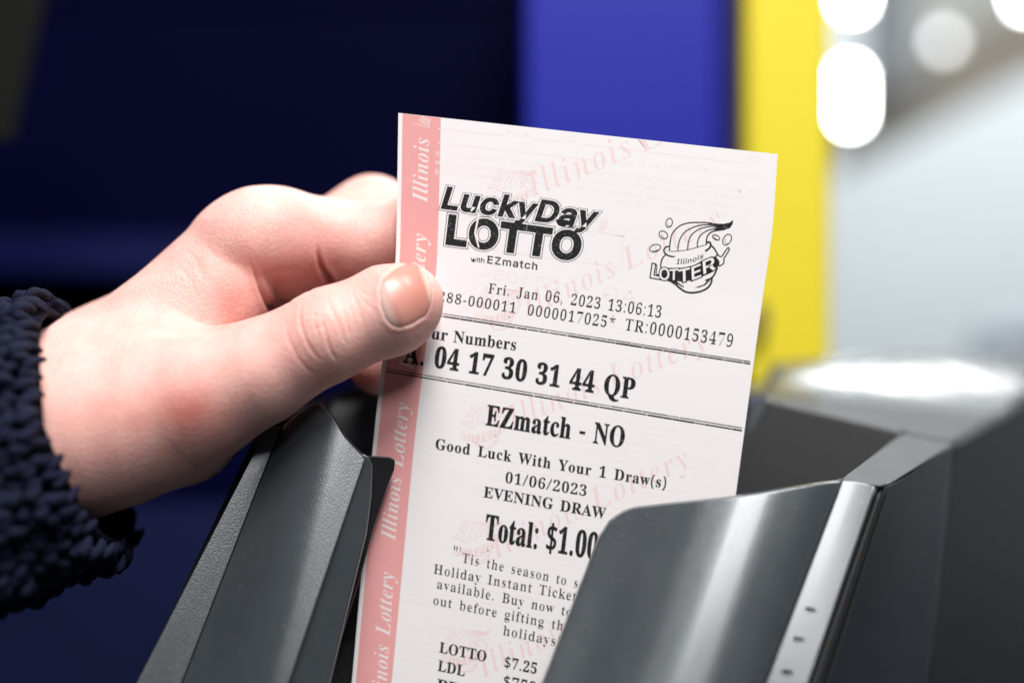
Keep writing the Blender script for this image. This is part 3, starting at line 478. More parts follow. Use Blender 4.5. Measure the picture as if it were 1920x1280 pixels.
def ink_each(name, shapes, m, lift):
    """each letter filled by itself, merged as one mesh; a hair of lift between neighbours keeps them apart"""
    groups = []; cur = []
    for c in shapes:
        if area2(c * [1, -1]) < 0 or not cur:
            if cur: groups.append(cur)
            cur = [c]
        else: cur.append(c)
    groups.append(cur)
    V, F = [], []
    for i, g in enumerate(groups):
        o = ink('tmp', g, m, lift + 0.002 * (i % 2), None)
        n = len(V); V += [v.co.copy() for v in o.data.vertices]; F += [tuple(x + n for x in p.vertices) for p in o.data.polygons]
        bpy.data.objects.remove(o)
    return obj(name, V, F, m, ticket)
ink_each('logo_outline', outl, black, 0.060)
ink_each('logo_halo', gapc, paper, 0.075)
ink_each('logo_lettering', core, black, 0.090)
slit = np.array([uv(896, 403), uv(899, 403), uv(893, 437), uv(899, 464), uv(896, 464), uv(889, 437)])
ink('logo_slit', [slit], paper, 0.105)
ink('logo_tagline', line('with', 'S', (882, 490), (909, 493), 9, kx=0.01, ky=0.01, ref=0.509) +
    line('EZmatch', 'S', (912, 493), (1008, 506), 14, kx=0.016, ky=0.016, ref=0.509, track=0.06), black, 0.10)

# pot-of-coins emblem, drawn as strokes
def stroke(pts, w, closed=False, taper=None):
    p = np.array(pts, float)
    if len(p) > 2:                    # round the corners (Catmull-Rom)
        q = np.vstack([p[-1], p, p[:2]]) if closed else np.vstack([2 * p[0] - p[1], p, 2 * p[-1] - p[-2]])
        out = []
        for i in range(1, len(q) - 2):
            for t in np.linspace(0, 1, 5, endpoint=False):
                a, b, c, d = q[i - 1:i + 3]
                out.append(0.5 * (2 * b + (c - a) * t + (2 * a - 5 * b + 4 * c - d) * t * t + (3 * b - a - 3 * c + d) * t ** 3))
        p = np.array(out if closed else out + [q[-2]])
    d = np.gradient(p, axis=0) if not closed else np.roll(p, -1, 0) - np.roll(p, 1, 0)
    d /= np.maximum(np.linalg.norm(d, axis=1, keepdims=True), 1e-9); n = np.stack([-d[:, 1], d[:, 0]], 1)
    ws = np.full(len(p), w / 2.0)
    if taper is not None: ws = np.interp(np.linspace(0, 1, len(p)), np.linspace(0, 1, len(taper)), taper) / 2.0
    a, b = p + n * ws[:, None], p - n * ws[:, None]
    return ('ring', a, b) if closed else ('poly', np.vstack([a, b[::-1]]))
EMB = [stroke(((400, 480), (408, 400), (430, 310), (500, 235), (600, 202), (720, 198), (830, 205)), 13),
       stroke(((485, 480), (498, 390), (540, 310), (620, 255), (720, 225), (840, 222)), 12),
       stroke(((583, 470), (592, 390), (625, 320), (700, 265), (800, 240), (880, 238)), 12),
       stroke(((678, 450), (686, 380), (715, 325), (780, 280), (870, 255)), 12),
       stroke(((772, 420), (772, 370), (790, 320), (840, 285), (920, 262)), 14),
       ('poly', np.array([(800, 205), (870, 208), (940, 212), (1000, 200), (1040, 172), (1034, 215), (1005, 255), (950, 275), (880, 285), (830, 295), (860, 270), (830, 262), (870, 245), (810, 238), (850, 226), (780, 215)])),
       stroke(((395, 435), (360, 448), (345, 480), (365, 515), (410, 535), (455, 540)), 16),
       stroke(((400, 485), (480, 485), (600, 468), (700, 440), (770, 420)), 7),
       stroke(((770, 400), (800, 395), (815, 420), (800, 455), (760, 485)), 20),
       stroke(((365, 515), (330, 560), (316, 610), (315, 655)), 14),
       stroke(((815, 425), (850, 460), (885, 520)), 16),
       stroke(((315, 652), (420, 660), (560, 650), (700, 618), (800, 575), (885, 525)), 11),
       stroke(((215, 740), (300, 762), (390, 775), (460, 815), (500, 850), (560, 890), (630, 900), (720, 885), (790, 845), (822, 790), (825, 750)), 20),
       stroke(((480, 800), (520, 830), (545, 840)), 14), stroke(((880, 640), (860, 700), (825, 750), (760, 780)), 18),
       ('poly', np.array([(650, 850), (740, 820), (800, 765), (808, 780), (760, 825), (700, 848)])),
       ('poly', np.array([(385, 770), (470, 770), (490, 815), (470, 820)])),
       stroke(((232, 612), (275, 628), (268, 710), (300, 722), (292, 758), (215, 738), (232, 612)), 11),
       stroke(((862, 545), (885, 525), (912, 540), (930, 530), (955, 492), (985, 452), (1000, 464), (975, 515), (946, 560), (944, 604), (898, 632), (892, 585)), 13, True),
       ]
for cx, cy, rx, ry, an in ((398, 202, 32, 46, 15), (340, 323, 46, 36, 35), (258, 455, 56, 36, -18), (868, 348, 38, 22, 30), (978, 370, 38, 58, 30)):
    t = np.linspace(0, 2 * np.pi, 14, endpoint=False); ca, sa = math.cos(math.radians(an)), math.sin(math.radians(an))
    e = np.stack([rx * np.cos(t), ry * np.sin(t)], 1) @ np.array([[ca, sa], [-sa, ca]])
    EMB.append(stroke(e + (cx, cy), 10, True)); EMB.append(stroke((e * 0.62 + (cx + 6, cy + 4))[2:8], 5))
def emb_letters():                    # white block letters on a black wedge
    bgp = np.array([(300, 665), (380, 650), (560, 655), (640, 628), (735, 575), (860, 535), (905, 590), (885, 640), (840, 690), (720, 745), (620, 778), (520, 790), (400, 775), (300, 760)])
    return bgp
def emb_map(p, f):                    # emblem drawing units -> paper millimetres
    return f(np.asarray(p, float))
def emblem(prefix, f, m, lift, wm, detail=True):
    V, F = [], []
    def add(o):
        n = len(V); V.extend(v.co.copy() for v in o.data.vertices); F.extend(tuple(x + n for x in p.vertices) for p in o.data.polygons)
        bpy.data.objects.remove(o)
    for i, s in enumerate(EMB):
        sh = [emb_map(s[1], f)] if s[0] == 'poly' else [emb_map(s[1], f), emb_map(s[2], f)[::-1]]
        add(ink('tmp', sh, m, lift + 0.0015 * i, None))
    add(ink('tmp', [emb_map(emb_letters(), f)], m, lift - 0.004, None))
    o1 = obj(prefix, V, F, m, ticket)
    LET = [('L', (218, 744), (296, 758), (236, 616)), ('O', (303, 770), (398, 770), (303, 655)), ('T', (402, 774), (486, 768), (404, 668)),
           ('T', (496, 798), (604, 776), (494, 672)), ('E', (630, 772), (716, 738), (624, 646)), ('R', (746, 712), (852, 664), (736, 588))]
    for grow, mm, up, nm in ((0.045, m, 0.02, '_letter_edge'), (-0.004, wm, 0.035, '_lettering')):
        V, F = [], []
        for ch, bl, br, tl in LET:
            adv, cs = GLYPHS['S'][ch]; bl, br, tl = (np.array(q, float) for q in (bl, br, tl)); shp = []
            big = max(cs, key=lambda q: abs(area2(q))); sg = 1.0 if area2(big) < 0 else -1.0
            x0, x1 = big[:, 0].min(), big[:, 0].max()
            for c in cs:
                c = offset(c, (grow + 0.016) * sg, (grow + 0.016) * sg)
                q = bl + ((c[:, :1] - x0) / (x1 - x0)) * (br - bl) + (c[:, 1:] / 0.509) * (tl - bl)
                shp.append(emb_map(q, f))
            o = ink('tmp', shp, mm, lift + up, None)
            n = len(V); V += [v.co.copy() for v in o.data.vertices]; F += [tuple(x + n for x in p.vertices) for p in o.data.polygons]; bpy.data.objects.remove(o)
        obj(prefix + nm, V, F, mm, ticket)
    if detail:
        cs, w = layout('Illinois', 'S', 0.012, 0.012, 0.04)
        q = [np.stack([c[:, 0] / w * 270 + c[:, 1] * 14, -c[:, 1] / 0.509 * 50 - (c[:, 0] / w) * 62 + 610 + 18 * np.sin(np.pi * c[:, 0] / w)], 1) + (470, 4) for c in cs]
        o = ink('tmp', [emb_map(p, f) for p in q], m, lift + 0.04, None)
        obj(prefix + '_caption', [v.co.copy() for v in o.data.vertices], [tuple(p.vertices) for p in o.data.polygons], m, ticket); bpy.data.objects.remove(o)
def emb_at(px, py, s):
    return lambda p: uv_many(p * s + (px, py))
emblem('emblem', emb_at(1180, 380, 1 / 5.335), black, 0.06, paper)

# faint pink watermarks and the back print showing through
WM = []
for p0, p1 in (((990, 592), (1362, 424)), ((962, 802), (1332, 652)), ((932, 1046), (1300, 872)), ((908, 1270), (1268, 1098))):
    d_ = (p1[0] - p0[0], p1[1] - p0[1])
    for w_, f0, f1 in (('Illinois', 0.0, 0.46), ('Lottery', 0.505, 1.0)):
        WM += line(w_, 'I', (p0[0] + d_[0] * f0, p0[1] + d_[1] * f0), (p0[0] + d_[0] * f1, p0[1] + d_[1] * f1), 42, track=0.05, ref=0.451, kx=-0.012, ky=-0.006)
WM += line('Illinois', 'I', (1000, 369), (1192, 291), 46, track=0.05, ref=0.451, kx=-0.012, ky=-0.006) + line('L', 'I', (1207, 285), (1249, 268), 46, ref=0.451, kx=-0.012, ky=-0.006)
def clip_top(shapes):                # the tear runs through the letters at the top
    out = []
    for c in shapes:
        if c[:, 1].max() < 0.7 or c[:, 0].max() > UMM - 0.6: continue
        c = c.copy(); c[:, 1] = np.maximum(c[:, 1], 0.12 + 0.001 * np.arange(len(c)) / len(c)); out.append(c)
    return out
ink('watermark', clip_top(WM), pale, 0.045)
for px, py in ((893, 300), (868, 520), (842, 742), (828, 957), (806, 1160)):
    emblem('watermark_emblem', emb_at(px, py, 1 / 9.2), pale, 0.040, paper, False)
BT = []
def back(text, p0, p1, cap, **k): return line(text, 'S', p0, p1, cap, mirror=True, ref=0.509, **k)
BT += back('Signature (I affirm that I am at least 18', (1130, 306), (1424, 335), 11) 
BT += back('For winning numbers, game rules and other lottery information visit illinoislottery.com or', (815, 291), (1420, 365), 10)
BT += back('1-800-252-1775. Be Smart, Play Smart Must be 18 or older to play. If you or someone you know', (815, 308), (1412, 379), 10)
BT += back('has a gambling problem, crisis counseling and referral services can be accessed by calling', (815, 324), (1410, 396), 10)
BT += back('1-800-426-2537', (1150, 384), (1405, 413), 10)
BT += back('Phone', (948, 253), (992, 258), 11) + back('Zip', (1058, 264), (1080, 267), 11) + back('City', (1398, 303), (1424, 306), 11)
BT += back('056034', (895, 520), (1050, 545), 22) + back('AG', (1125, 560), (1195, 570), 24)
for p0, p1, w in (((822, 241), (945, 254), 2), ((1000, 260), (1052, 266), 2), ((1088, 270), (1392, 306), 2), ((822, 268), (1130, 303), 2),
                  ((880, 402), (1170, 442), 2), ((880, 462), (1165, 502), 2), ((1170, 440), (1164, 502), 2), ((1010, 420), (1003, 482), 2), ((880, 402), (874, 462), 2)):
    a, b = uv(*p0), uv(*p1); d = (b - a) / np.linalg.norm(b - a); up = np.array([d[1], -d[0]]) * w / 17.8
    BT += [np.array([a + (b - a) * i / 14 + up, a + (b - a) * (i + 1) / 14 + up, a + (b - a) * (i + 1) / 14 - up, a + (b - a) * i / 14 - up]) for i in range(14)]
for cx, cy in ((1133, 418), (1128, 436)):
    t = np.linspace(0, 2 * np.pi, 10, endpoint=False); BT.append(np.array([uv(cx + 9 * math.cos(a), cy + 11 * math.sin(a)) for a in t]))
ink('back_print_show_through', BT, paler, 0.036)
faint = mat('faint_back_print', (0.85, 0.80, 0.80), 0.45, spec=0.35)
FB = []
for row in range(46):                # the small print on the back, too faint to read
    y0 = 716 + row * 12.2; x = 0.135
    while x < 0.93:
        l = rng.uniform(0.015, 0.07)
        if rng.random() < 0.8 and row % 9 not in (7, 8):
            v0 = uv(740, y0)[1]; h = 0.36
            FB.append(np.array([(x * UMM, v0), ((x + l) * UMM, v0), ((x + l) * UMM, v0 + h), (x * UMM, v0 + h)]))
        x += l + rng.uniform(0.006, 0.016)
ink('back_print_rows', FB, faint, 0.030)
# white lettering running up the pink band
WL = []
def upline(text, p0, p1, cap, fit=None): return line(text, 'I', p0, p1, cap, track=0.02, ref=0.451, kx=-0.004, ky=-0.004, space=0.3, fit=fit)
for p0, p1, cap in (((801, 379), (809, 118), 28), ((776, 693), (800, 437), 28), ((741, 1012), (768, 755), 29), ((722, 1325), (739, 1072), 29)):
    d_ = (p1[0] - p0[0], p1[1] - p0[1])
    for w_, f0, f1 in (('Illinois', 0.0, 0.46), ('Lottery', 0.53, 1.0)):
        WL += clip_top(upline(w_, (p0[0] + d_[0] * f0, p0[1] + d_[1] * f0), (p0[0] + d_[0] * f1, p0[1] + d_[1] * f1), cap))
white_ink = mat('unprinted_paper', lin((234, 226, 224)), 0.42, spec=0.35)
ink('band_lettering', WL, white_ink, 0.05)
# ---------------------------------------------------------------- the printer the ticket comes out of
shell = mat('grey_painted_plastic', (0.062, 0.074, 0.084), 0.31, metal=0.40, bump=(3800, 0.45, 0.00013), specks=True, vary=0.10, vscale=160, spec=1.0, coat=0.5, rvar=0.05)
dark = mat('dark_plastic', (0.0075, 0.0085, 0.0098), 0.45, bump=(2200, 0.22, 0.0001), vary=0.2, vscale=220, spec=0.25, rvar=0.06)
side = mat('slate_side_plastic', (0.017, 0.021, 0.027), 0.42, bump=(2200, 0.22, 0.0001), vary=0.18, vscale=130, spec=0.35, rvar=0.06)
blackp = mat('black_plastic', (0.006, 0.006, 0.008), 0.45, spec=0.4, vary=0.2, vscale=150)
satin = mat('satin_grey_plastic', (0.050, 0.055, 0.060), 0.52, bump=(2200, 0.3, 0.00012), vary=0.12, vscale=140, spec=0.2, rvar=0.05)
printer = thing('ticket_printer', 'grey and black plastic printer with a curved chute around the paper ticket', 'printer')

def loft(name, top, bot, m, nt=26, thick=3.2, corner=None, parent=printer, bev=0.0008, seg=4, sub=6, ext=1.55):
    """sheet between two profiles (pixel, pixel, depth) run on past the lower one, thickened away from the camera.
    corner = (arc radius in profile steps) drops the top edge near its first point"""
    n = len(top); xs = np.arange(n)
    fine = np.linspace(0, n - 1, (n - 1) * sub + 1)
    A = np.stack([pchip(xs, [p[i] for p in top], fine) for i in range(3)], 1)
    B = np.stack([pchip(xs, [p[i] for p in bot], fine) for i in range(3)], 1)
    A = np.array([W(*p) for p in A]); B = np.array([W(*p) for p in B])
    V = []; cols = len(fine)
    L = np.linalg.norm(B - A, axis=1)
    dist = np.concatenate([[0], np.cumsum(np.linalg.norm(np.diff(A, axis=0), axis=1))])
    drop = np.zeros(cols)
    if corner:
        for r, from_end in corner:
            s = dist if not from_end else dist[-1] - dist
            k = s < r; drop[k] = r - np.sqrt(np.maximum(r * r - (r - s[k]) ** 2, 0))
    for j in range(nt + 1):
        t = j / nt * ext
        for i in range(cols):
            t0 = drop[i] / L[i]
            V.append(A[i] + (B[i] - A[i]) * (t0 + (ext - t0) * j / nt))
    V = np.array(V); f = np.array(FWD); back = V + f * thick * 0.001
    F = []
    N = len(V)
    for j in range(nt):
        for i in range(cols - 1):
            a = j * cols + i; F.append((a, a + cols, a + cols + 1, a + 1))
    G = [tuple(x + N for x in reversed(q)) for q in F]
    rim = list(range(cols)) + [j * cols + cols - 1 for j in range(1, nt + 1)] + [nt * cols + i for i in range(cols - 2, -1, -1)] + [j * cols for j in range(nt - 1, 0, -1)]
    E_ = [(a, b, b + N, a + N) for a, b in zip(rim, rim[1:] + rim[:1])]
    o = obj(name, np.vstack([V, back]), F + G + E_, m, parent); fixnormals(o)
    if bev: bevel(o, bev, seg, 40)
    else: o.data.shade_smooth()
    return o

# right half of the chute: curved front panel, bright raised strip along it, groove, side
fp_top = [(1143, 957, 290.4), (1200, 951, 288.2), (1270, 943, 285.5), (1330, 937, 283.4), (1390, 930, 282.4), (1440, 922, 282.5), (1500, 912, 283.5), (1545, 905, 284.7), (1578, 902, 286.0)]
fp_bot = [(1018, 1280, 276.4), (1082, 1280, 274.6), (1150, 1280, 272.0), (1212, 1280, 270.0), (1272, 1280, 269.0), (1320, 1280, 268.9), (1370, 1280, 269.6), (1408, 1280, 270.5), (1434, 1280, 271.6)]
loft('front_panel', fp_top, fp_bot, shell, corner=[(0.0062, False)])
st_top = [(1579, 901, 285.65), (1600, 902, 285.4), (1625, 907, 285.1), (1643, 912, 284.9)]
st_bot = [(1436, 1280, 271.4), (1462, 1280, 271.2), (1492, 1280, 270.97), (1516, 1280, 270.8)]
loft('raised_strip', st_top, st_bot, shell, thick=5, bev=0.0005)
gr_top = [(1644, 913, 286.2), (1649, 914, 287.4), (1655, 915, 287.4), (1660, 914, 286.2), (1668, 909, 287.2)]
gr_bot = [(1517, 1280, 271.6), (1523, 1280, 272.8), (1530, 1280, 272.8), (1536, 1280, 271.8), (1550, 1280, 272.6)]
loft('groove', gr_top, gr_bot, dark, thick=4, bev=0)
sd_top = [(1669, 908, 287.4), (1690, 896, 296), (1730, 870, 311), (1788, 834, 334)]
sd_bot = [(1551, 1280, 272.8), (1590, 1280, 281), (1655, 1280, 296), (1746, 1280, 318)]
loft('side_wall', sd_top, sd_bot, side, thick=3, bev=0.0006)
tickm = mat('tick_grey', (0.06, 0.065, 0.07), 0.45)
for k, (px, py) in enumerate(((1519, 1141), (1497, 1196), (1476, 1257))):       # three moulded ticks on the strip
    t = (py - 907) / (1280 - 907); d = 285.0 + (270.2 - 285.0) * t - 0.25
    hexa('moulded_tick', [W(px - 8, py - 4, d), W(px + 9, py - 1, d), W(px + 10, py + 4, d), W(px + 6, py + 1, d), W(px - 6, py - 0.5, d)],
         [W(px - 8, py - 4, d + 1), W(px + 9, py - 1, d + 1), W(px + 10, py + 4, d + 1), W(px + 6, py + 1, d + 1), W(px - 6, py - 0.5, d + 1)], tickm, printer)

def slab(name, tops, down, m, bev=0.0007):
    return hexa(name, [W(*p) for p in tops], [W(*p) for p in down], m, printer, bev)
# rim running back from the front panel
slab('rim', [(1576, 899, 286.5), (1600, 899, 286), (1650, 911, 286), (1670, 905, 288), (1789, 831, 336), (1690, 812, 334), (1588, 888, 290)],
     [(1570, 915, 288), (1596, 915, 288), (1640, 930, 288), (1660, 925, 290), (1785, 850, 337), (1688, 830, 335), (1584, 904, 291)], satin, 0.0004)
# back wall of the chute, its left edge cut away on a slant
slab('back_wall', [(1402, 760, 345), (1436, 751, 343), (1692, 812, 336), (1692, 818, 336), (1560, 1330, 322), (1180, 1330, 330)],
     [(1409, 748, 349), (1440, 742, 348), (1697, 802, 340), (1700, 810, 340), (1570, 1330, 326), (1180, 1330, 336)], dark, 0.0009)
slab('back_wall_edge', [(1404, 757, 344.6), (1437, 748, 342.8), (1446, 750, 342.5), (1398, 830, 342)],
     [(1406, 747, 350), (1438, 740, 348.5), (1449, 742, 348), (1404, 828, 347)], shell, 0.0006)
# inner right wall
hexa('inner_wall', [W(1590, 889, 290.5), W(1691, 814, 334), W(1560, 1330, 322), W(1490, 1330, 285)],
     [W(1594, 889, 291.5), W(1695, 816, 335), W(1566, 1330, 322), W(1496, 1330, 286)], dark, printer)
# top cover behind the chute and the far side
def cover(name, c00, c10, c11, c01, m, rise, n=24):
    """domed lid: flat along its near edge, swelling towards the back"""
    A, B, C_, D_ = (np.array(W(*c)) for c in (c00, c10, c11, c01)); V, F = [], []
    for j in range(n + 1):
        q = j / n; h = rise * (3 * q * q - 2 * q ** 3) * 0.001
        for i in range(n + 1):
            p = i / n
            V.append((A * (1 - p) + B * p) * (1 - q) + (D_ * (1 - p) + C_ * p) * q + np.array((0, 0, h * (0.75 + 0.25 * math.sin(math.pi * p)))))
    for j in range(n):
        for i in range(n):
            a = j * (n + 1) + i; F.append((a, a + 1, a + n + 2, a + n + 1))
    o = obj(name, V, F, m, printer, True); fixnormals(o)
    md = o.modifiers.new('thick', 'SOLIDIFY'); md.thickness = 0.004; md.offset = -1
    return o
cover('top_cover', (1398, 744, 349.5), (1790, 830, 338), (1880, 780, 388), (1424, 737, 384), satin, 0.5)
cover('raised_lid', (1424, 737, 384.5), (1880, 780, 388.5), (1990, 720, 450), (1450, 726, 425), mat('glossy_lid', (0.045, 0.050, 0.054), 0.24, spec=0.8, bump=(75, 0.5, 0.0012), vary=0.1, vscale=60), 10.0)
hexa('far_side', [W(1791, 834, 336.5), W(1936, 747, 401), W(2150, 640, 520), W(2000, 1700, 480), W(1860, 1700, 380), W(1700, 1700, 300)],
     [W(1786, 840, 345), W(1925, 757, 408), W(2130, 650, 528), W(1980, 1700, 488), W(1850, 1700, 388), W(1690, 1700, 308)], blackp, printer, 0.001)

# left half of the chute
lj_top = [(528, 800, 301.5), (560, 775, 298.7), (594, 757, 296.1), (620, 778, 294.1), (644, 816, 292.8), (684, 860, 292.2)]
lj_bot = [(342, 1280, 284.4), (395, 1280, 281.2), (440, 1280, 278.9), (480, 1280, 277.5), (515, 1280, 276.8), (540, 1280, 276.8)]
loft('front_panel', lj_top, lj_bot, shell, bev=0.0013)
ls_top = [(498, 806, 300.6), (508, 803, 300.85), (518, 801, 301.1), (527, 800, 301.4)]
ls_bot = [(256, 1280, 282.4), (282, 1280, 283.0), (312, 1280, 283.7), (340, 1280, 284.3)]
loft('raised_strip', ls_top, ls_bot, shell, thick=5, bev=0.0005)
# lip of the left panel turned in towards the paper
hexa('panel_lip', [W(662, 850, 293.6), W(680, 848, 293.6), W(693, 856, 293.4), W(699, 874, 293.6), W(697, 930, 293.6), W(688, 1000, 292.6), W(668, 1080, 291), W(619, 1280, 284.6), W(590, 1400, 281), W(496, 1400, 275.0), W(529, 1280, 279.2), W(628, 1000, 288.2), W(656, 900, 291.8)],
     [W(662, 852, 296), W(680, 850, 296), W(692, 858, 296), W(698, 876, 296.2), W(696, 931, 296), W(687, 1001, 295), W(667, 1081, 293.4), W(618, 1281, 287), W(590, 1401, 283.4), W(498, 1401, 278), W(531, 1281, 282), W(629, 1002, 291.4), W(656, 902, 294.6)], shell, printer, 0.0006)
# black guide plate between lip and paper
hexa('guide_plate', [W(690, 853, 297.4), W(731, 856, 297.6), W(741, 862, 297.6), W(739, 880, 297.6), W(726, 912, 297.5), W(701, 985, 297), W(676, 1080, 296), W(642, 1190, 294.5), W(600, 1330, 291), W(560, 1330, 290), W(655, 1080, 295), W(688, 960, 297)],
     [W(690, 854, 298.6), W(731, 857, 298.7), W(741, 863, 298.7), W(739, 881, 298.7), W(726, 913, 298.6), W(701, 986, 298.2), W(676, 1081, 297.4), W(642, 1191, 296), W(600, 1331, 292.6), W(560, 1331, 291.6), W(655, 1081, 296.4), W(688, 961, 298.2)], blackp, printer, 0.0003)
hexa('inner_floor', [W(560, 900, 318), W(790, 900, 318), W(740, 1400, 310), W(480, 1400, 300)], [W(560, 900, 321), W(790, 900, 321), W(740, 1400, 314), W(480, 1400, 304)], blackp, printer)
# left part of the back wall, with its rolled rim
hexa('back_wall', [W(618, 752, 344), W(640, 742, 344), W(790, 690, 343), W(860, 900, 335), W(800, 1330, 325), W(520, 1330, 318), W(560, 900, 332)],
     [W(618, 750, 349), W(640, 738, 349), W(790, 686, 348), W(860, 900, 340), W(800, 1330, 330), W(520, 1330, 324), W(560, 900, 338)], side, printer, 0.0015)
hexa('back_rim', [W(616, 748, 343.6), W(634, 738, 343.2), W(790, 684, 342.8), W(790, 691, 342.8), W(636, 746, 343.2), W(622, 756, 343.6)],
     [W(615, 744, 349), W(634, 734, 349), W(790, 680, 348), W(790, 689, 348), W(636, 744, 348), W(622, 754, 349)], shell, printer, 0.0008)
hexa('rim', [W(500, 800, 304), W(560, 780, 301.5), W(592, 764, 299.5), W(616, 748, 343.6), W(614, 742, 348), W(480, 742, 352), W(470, 790, 312)],
     [W(500, 822, 306), W(560, 795, 303.5), W(600, 780, 302), W(622, 775, 345), W(614, 765, 349), W(480, 765, 353), W(470, 812, 314)], dark, printer, 0.0012)
# left flank
hexa('left_flank', [W(498, 808, 303.0), W(484, 806, 308), W(560, 755, 352), W(380, 1500, 320), W(130, 1500, 284), W(170, 1460, 279)],
     [W(508, 812, 307), W(494, 810, 311), W(570, 760, 355), W(390, 1500, 323), W(140, 1500, 289), W(192, 1440, 289)], dark, printer)
# body of the printer beneath, out of the picture
hexa('body', [W(190, 1430, 305), W(1650, 1430, 292), W(1960, 1430, 440), W(520, 1430, 470)], [Vector((-0.10, 0.24, 0.02)), Vector((0.14, 0.23, 0.02)), Vector((0.20, 0.42, 0.02)), Vector((-0.06, 0.42, 0.02))], side, printer, 0.003)

# ---------------------------------------------------------------- shop behind, far out of focus
navy = mat('navy_panel', (0.0011, 0.0014, 0.016), 0.6, vary=0.3, vscale=6, spec=0.02)
blue_ledge = mat('blue_ledge_paint', (0.0018, 0.0036, 0.048), 0.5, vary=0.15, vscale=9, spec=0.2)
blue = mat('royal_blue_panel', (0.008, 0.014, 0.29), 0.5, vary=0.05, vscale=12, spec=0.25)
deep = mat('deep_blue_edge', (0.010, 0.014, 0.26), 0.5, vary=0.06, vscale=12, spec=0.2)
yellow = mat('yellow_trim', (0.72, 0.60, 0.030), 0.45, vary=0.05, vscale=12, spec=0.3)
kiosk = thing('ticket_kiosk', 'dark navy kiosk with blue post and broad yellow edge behind the hand', 'kiosk')
def box(name, x0, x1, y0, y1, d, depth, m, parent, bev=0.0):
    return hexa(name, [W(x0, y0, d), W(x1, y0, d), W(x1, y1, d), W(x0, y1, d)],
                [W(x0, y0, d) + FWD * depth, W(x1, y0, d) + FWD * depth, W(x1, y1, d) + FWD * depth, W(x0, y1, d) + FWD * depth], m, parent, bev)
box('screen_panel', -500, 1290, -400, 1700, 640, 0.03, navy, kiosk)
box('top_ledge', -500, 985, -400, 12, 638, 0.015, navy, kiosk)
hexa('shelf_edge', [W(-500, 425, 600), W(560, 445, 600), W(560, 520, 600), W(-500, 505, 600)], [W(-500, 425, 630), W(560, 445, 630), W(560, 520, 630), W(-500, 505, 630)], blue_ledge, kiosk)
box('base_panel', -500, 1000, 960, 1700, 560, 0.03, mat('base_blue_panel', (0.0055, 0.0085, 0.042), 0.5, vary=0.3, vscale=7, spec=0.2), kiosk)
box('blue_post', 985, 1346, -400, 1700, 520, 0.05, blue, kiosk, 0.002)
box('post_edge', 1346, 1400, -400, 1700, 530, 0.05, deep, kiosk)
box('yellow_edge', 1396, 1562, -400, 735, 500, 0.05, yellow, kiosk, 0.004)
knob = []
t = np.linspace(0, 2 * np.pi, 20, endpoint=False)
hexa('lock', [W(1426 + 14 * math.cos(a), 598 + 34 * math.sin(a), 494) for a in t], [W(1426 + 14 * math.cos(a), 598 + 34 * math.sin(a), 501) for a in t], mat('lock_metal', (0.10, 0.07, 0.05), 0.5), kiosk)

scr = thing('display_arm', 'grey slanted monitor edge hanging at the top left corner', 'monitor')
hexa('housing', [W(-200, -200, 440), W(118, -200, 440), W(84, 0, 440), W(26, 262, 440), W(14, 268, 440), W(-200, 230, 440)],
     [W(-200, -200, 470), W(118, -200, 470), W(84, 0, 470), W(26, 262, 470), W(14, 268, 470), W(-200, 230, 470)], mat('monitor_grey', (0.0045, 0.0047, 0.0043), 0.7, spec=0.15, vary=0.1, vscale=20), scr, 0.004)

# room
wall_m = mat('shop_wall', (0.68, 0.70, 0.70), 0.7, vary=0.05, vscale=1.5)
beam_m = mat('beige_beam', (0.46, 0.41, 0.34), 0.7, vary=0.06, vscale=3)
floor_m = mat('shop_floor', (0.20, 0.22, 0.235), 0.35, vary=0.08, vscale=2)
ceil_m = mat('shop_ceiling', (0.5, 0.5, 0.5), 0.8, vary=0.08, vscale=2)
counter_m = mat('counter_laminate', (0.03, 0.033, 0.04), 0.3, vary=0.06, vscale=5)
def quad(name, pts, m):
    return structure(obj(name, pts, [tuple(range(len(pts)))], m))
quad('floor', [(-5, -2, -0.75), (6, -2, -0.75), (6, 5.2, -0.75), (-5, 5.2, -0.75)], floor_m)
quad('wall', [(-5, 5, -0.75), (6, 5, -0.75), (6, 5, 2.2), (-5, 5, 2.2)], wall_m)
quad('side_wall', [(4.2, -2, -0.75), (4.2, 5, -0.75), (4.2, 5, 2.2), (4.2, -2, 2.2)], wall_m)
def sbox(name, a, b, m, parent=None, bev=0.0):
    (x0, y0, z0), (x1, y1, z1) = a, b
    return hexa(name, [(x0, y0, z1), (x1, y0, z1), (x1, y1, z1), (x0, y1, z1)], [(x0, y0, z0), (x1, y0, z0), (x1, y1, z0), (x0, y1, z0)], m, parent, bev)
ct = sbox('counter', (-0.9, 0.16, -0.03), (0.9, 0.75, 0.015), counter_m)
tag(ct, 'dark laminate counter under the printer', 'counter')
# a slanted beige beam and a grey post in the shop, the hanging lamps, a basket rail
bm_ = hexa('beam', [W(1560, 330, 2600), W(2100, 60, 2400), W(2100, -60, 2400), W(1560, 150, 2600)], [W(1560, 330, 2700), W(2100, 60, 2500), W(2100, -60, 2500), W(1560, 150, 2700)], beam_m)
tag(bm_, 'beige slanted beam below the round shop lights', 'beam')
po = box('post', 1640, 1720, -300, 170, 2500, 0.1, mat('post_grey', (0.40, 0.43, 0.45), 0.5, vary=0.05), None)
tag(po, 'grey upright post beside the tall white light', 'post')
bd = box('sign_board', 1640, 2300, -400, 60, 2900, 0.05, mat('board_beige', (0.50, 0.50, 0.46), 0.6, vary=0.06), None)
tag(bd, 'pale beige board behind the round lights at the top right', 'board')

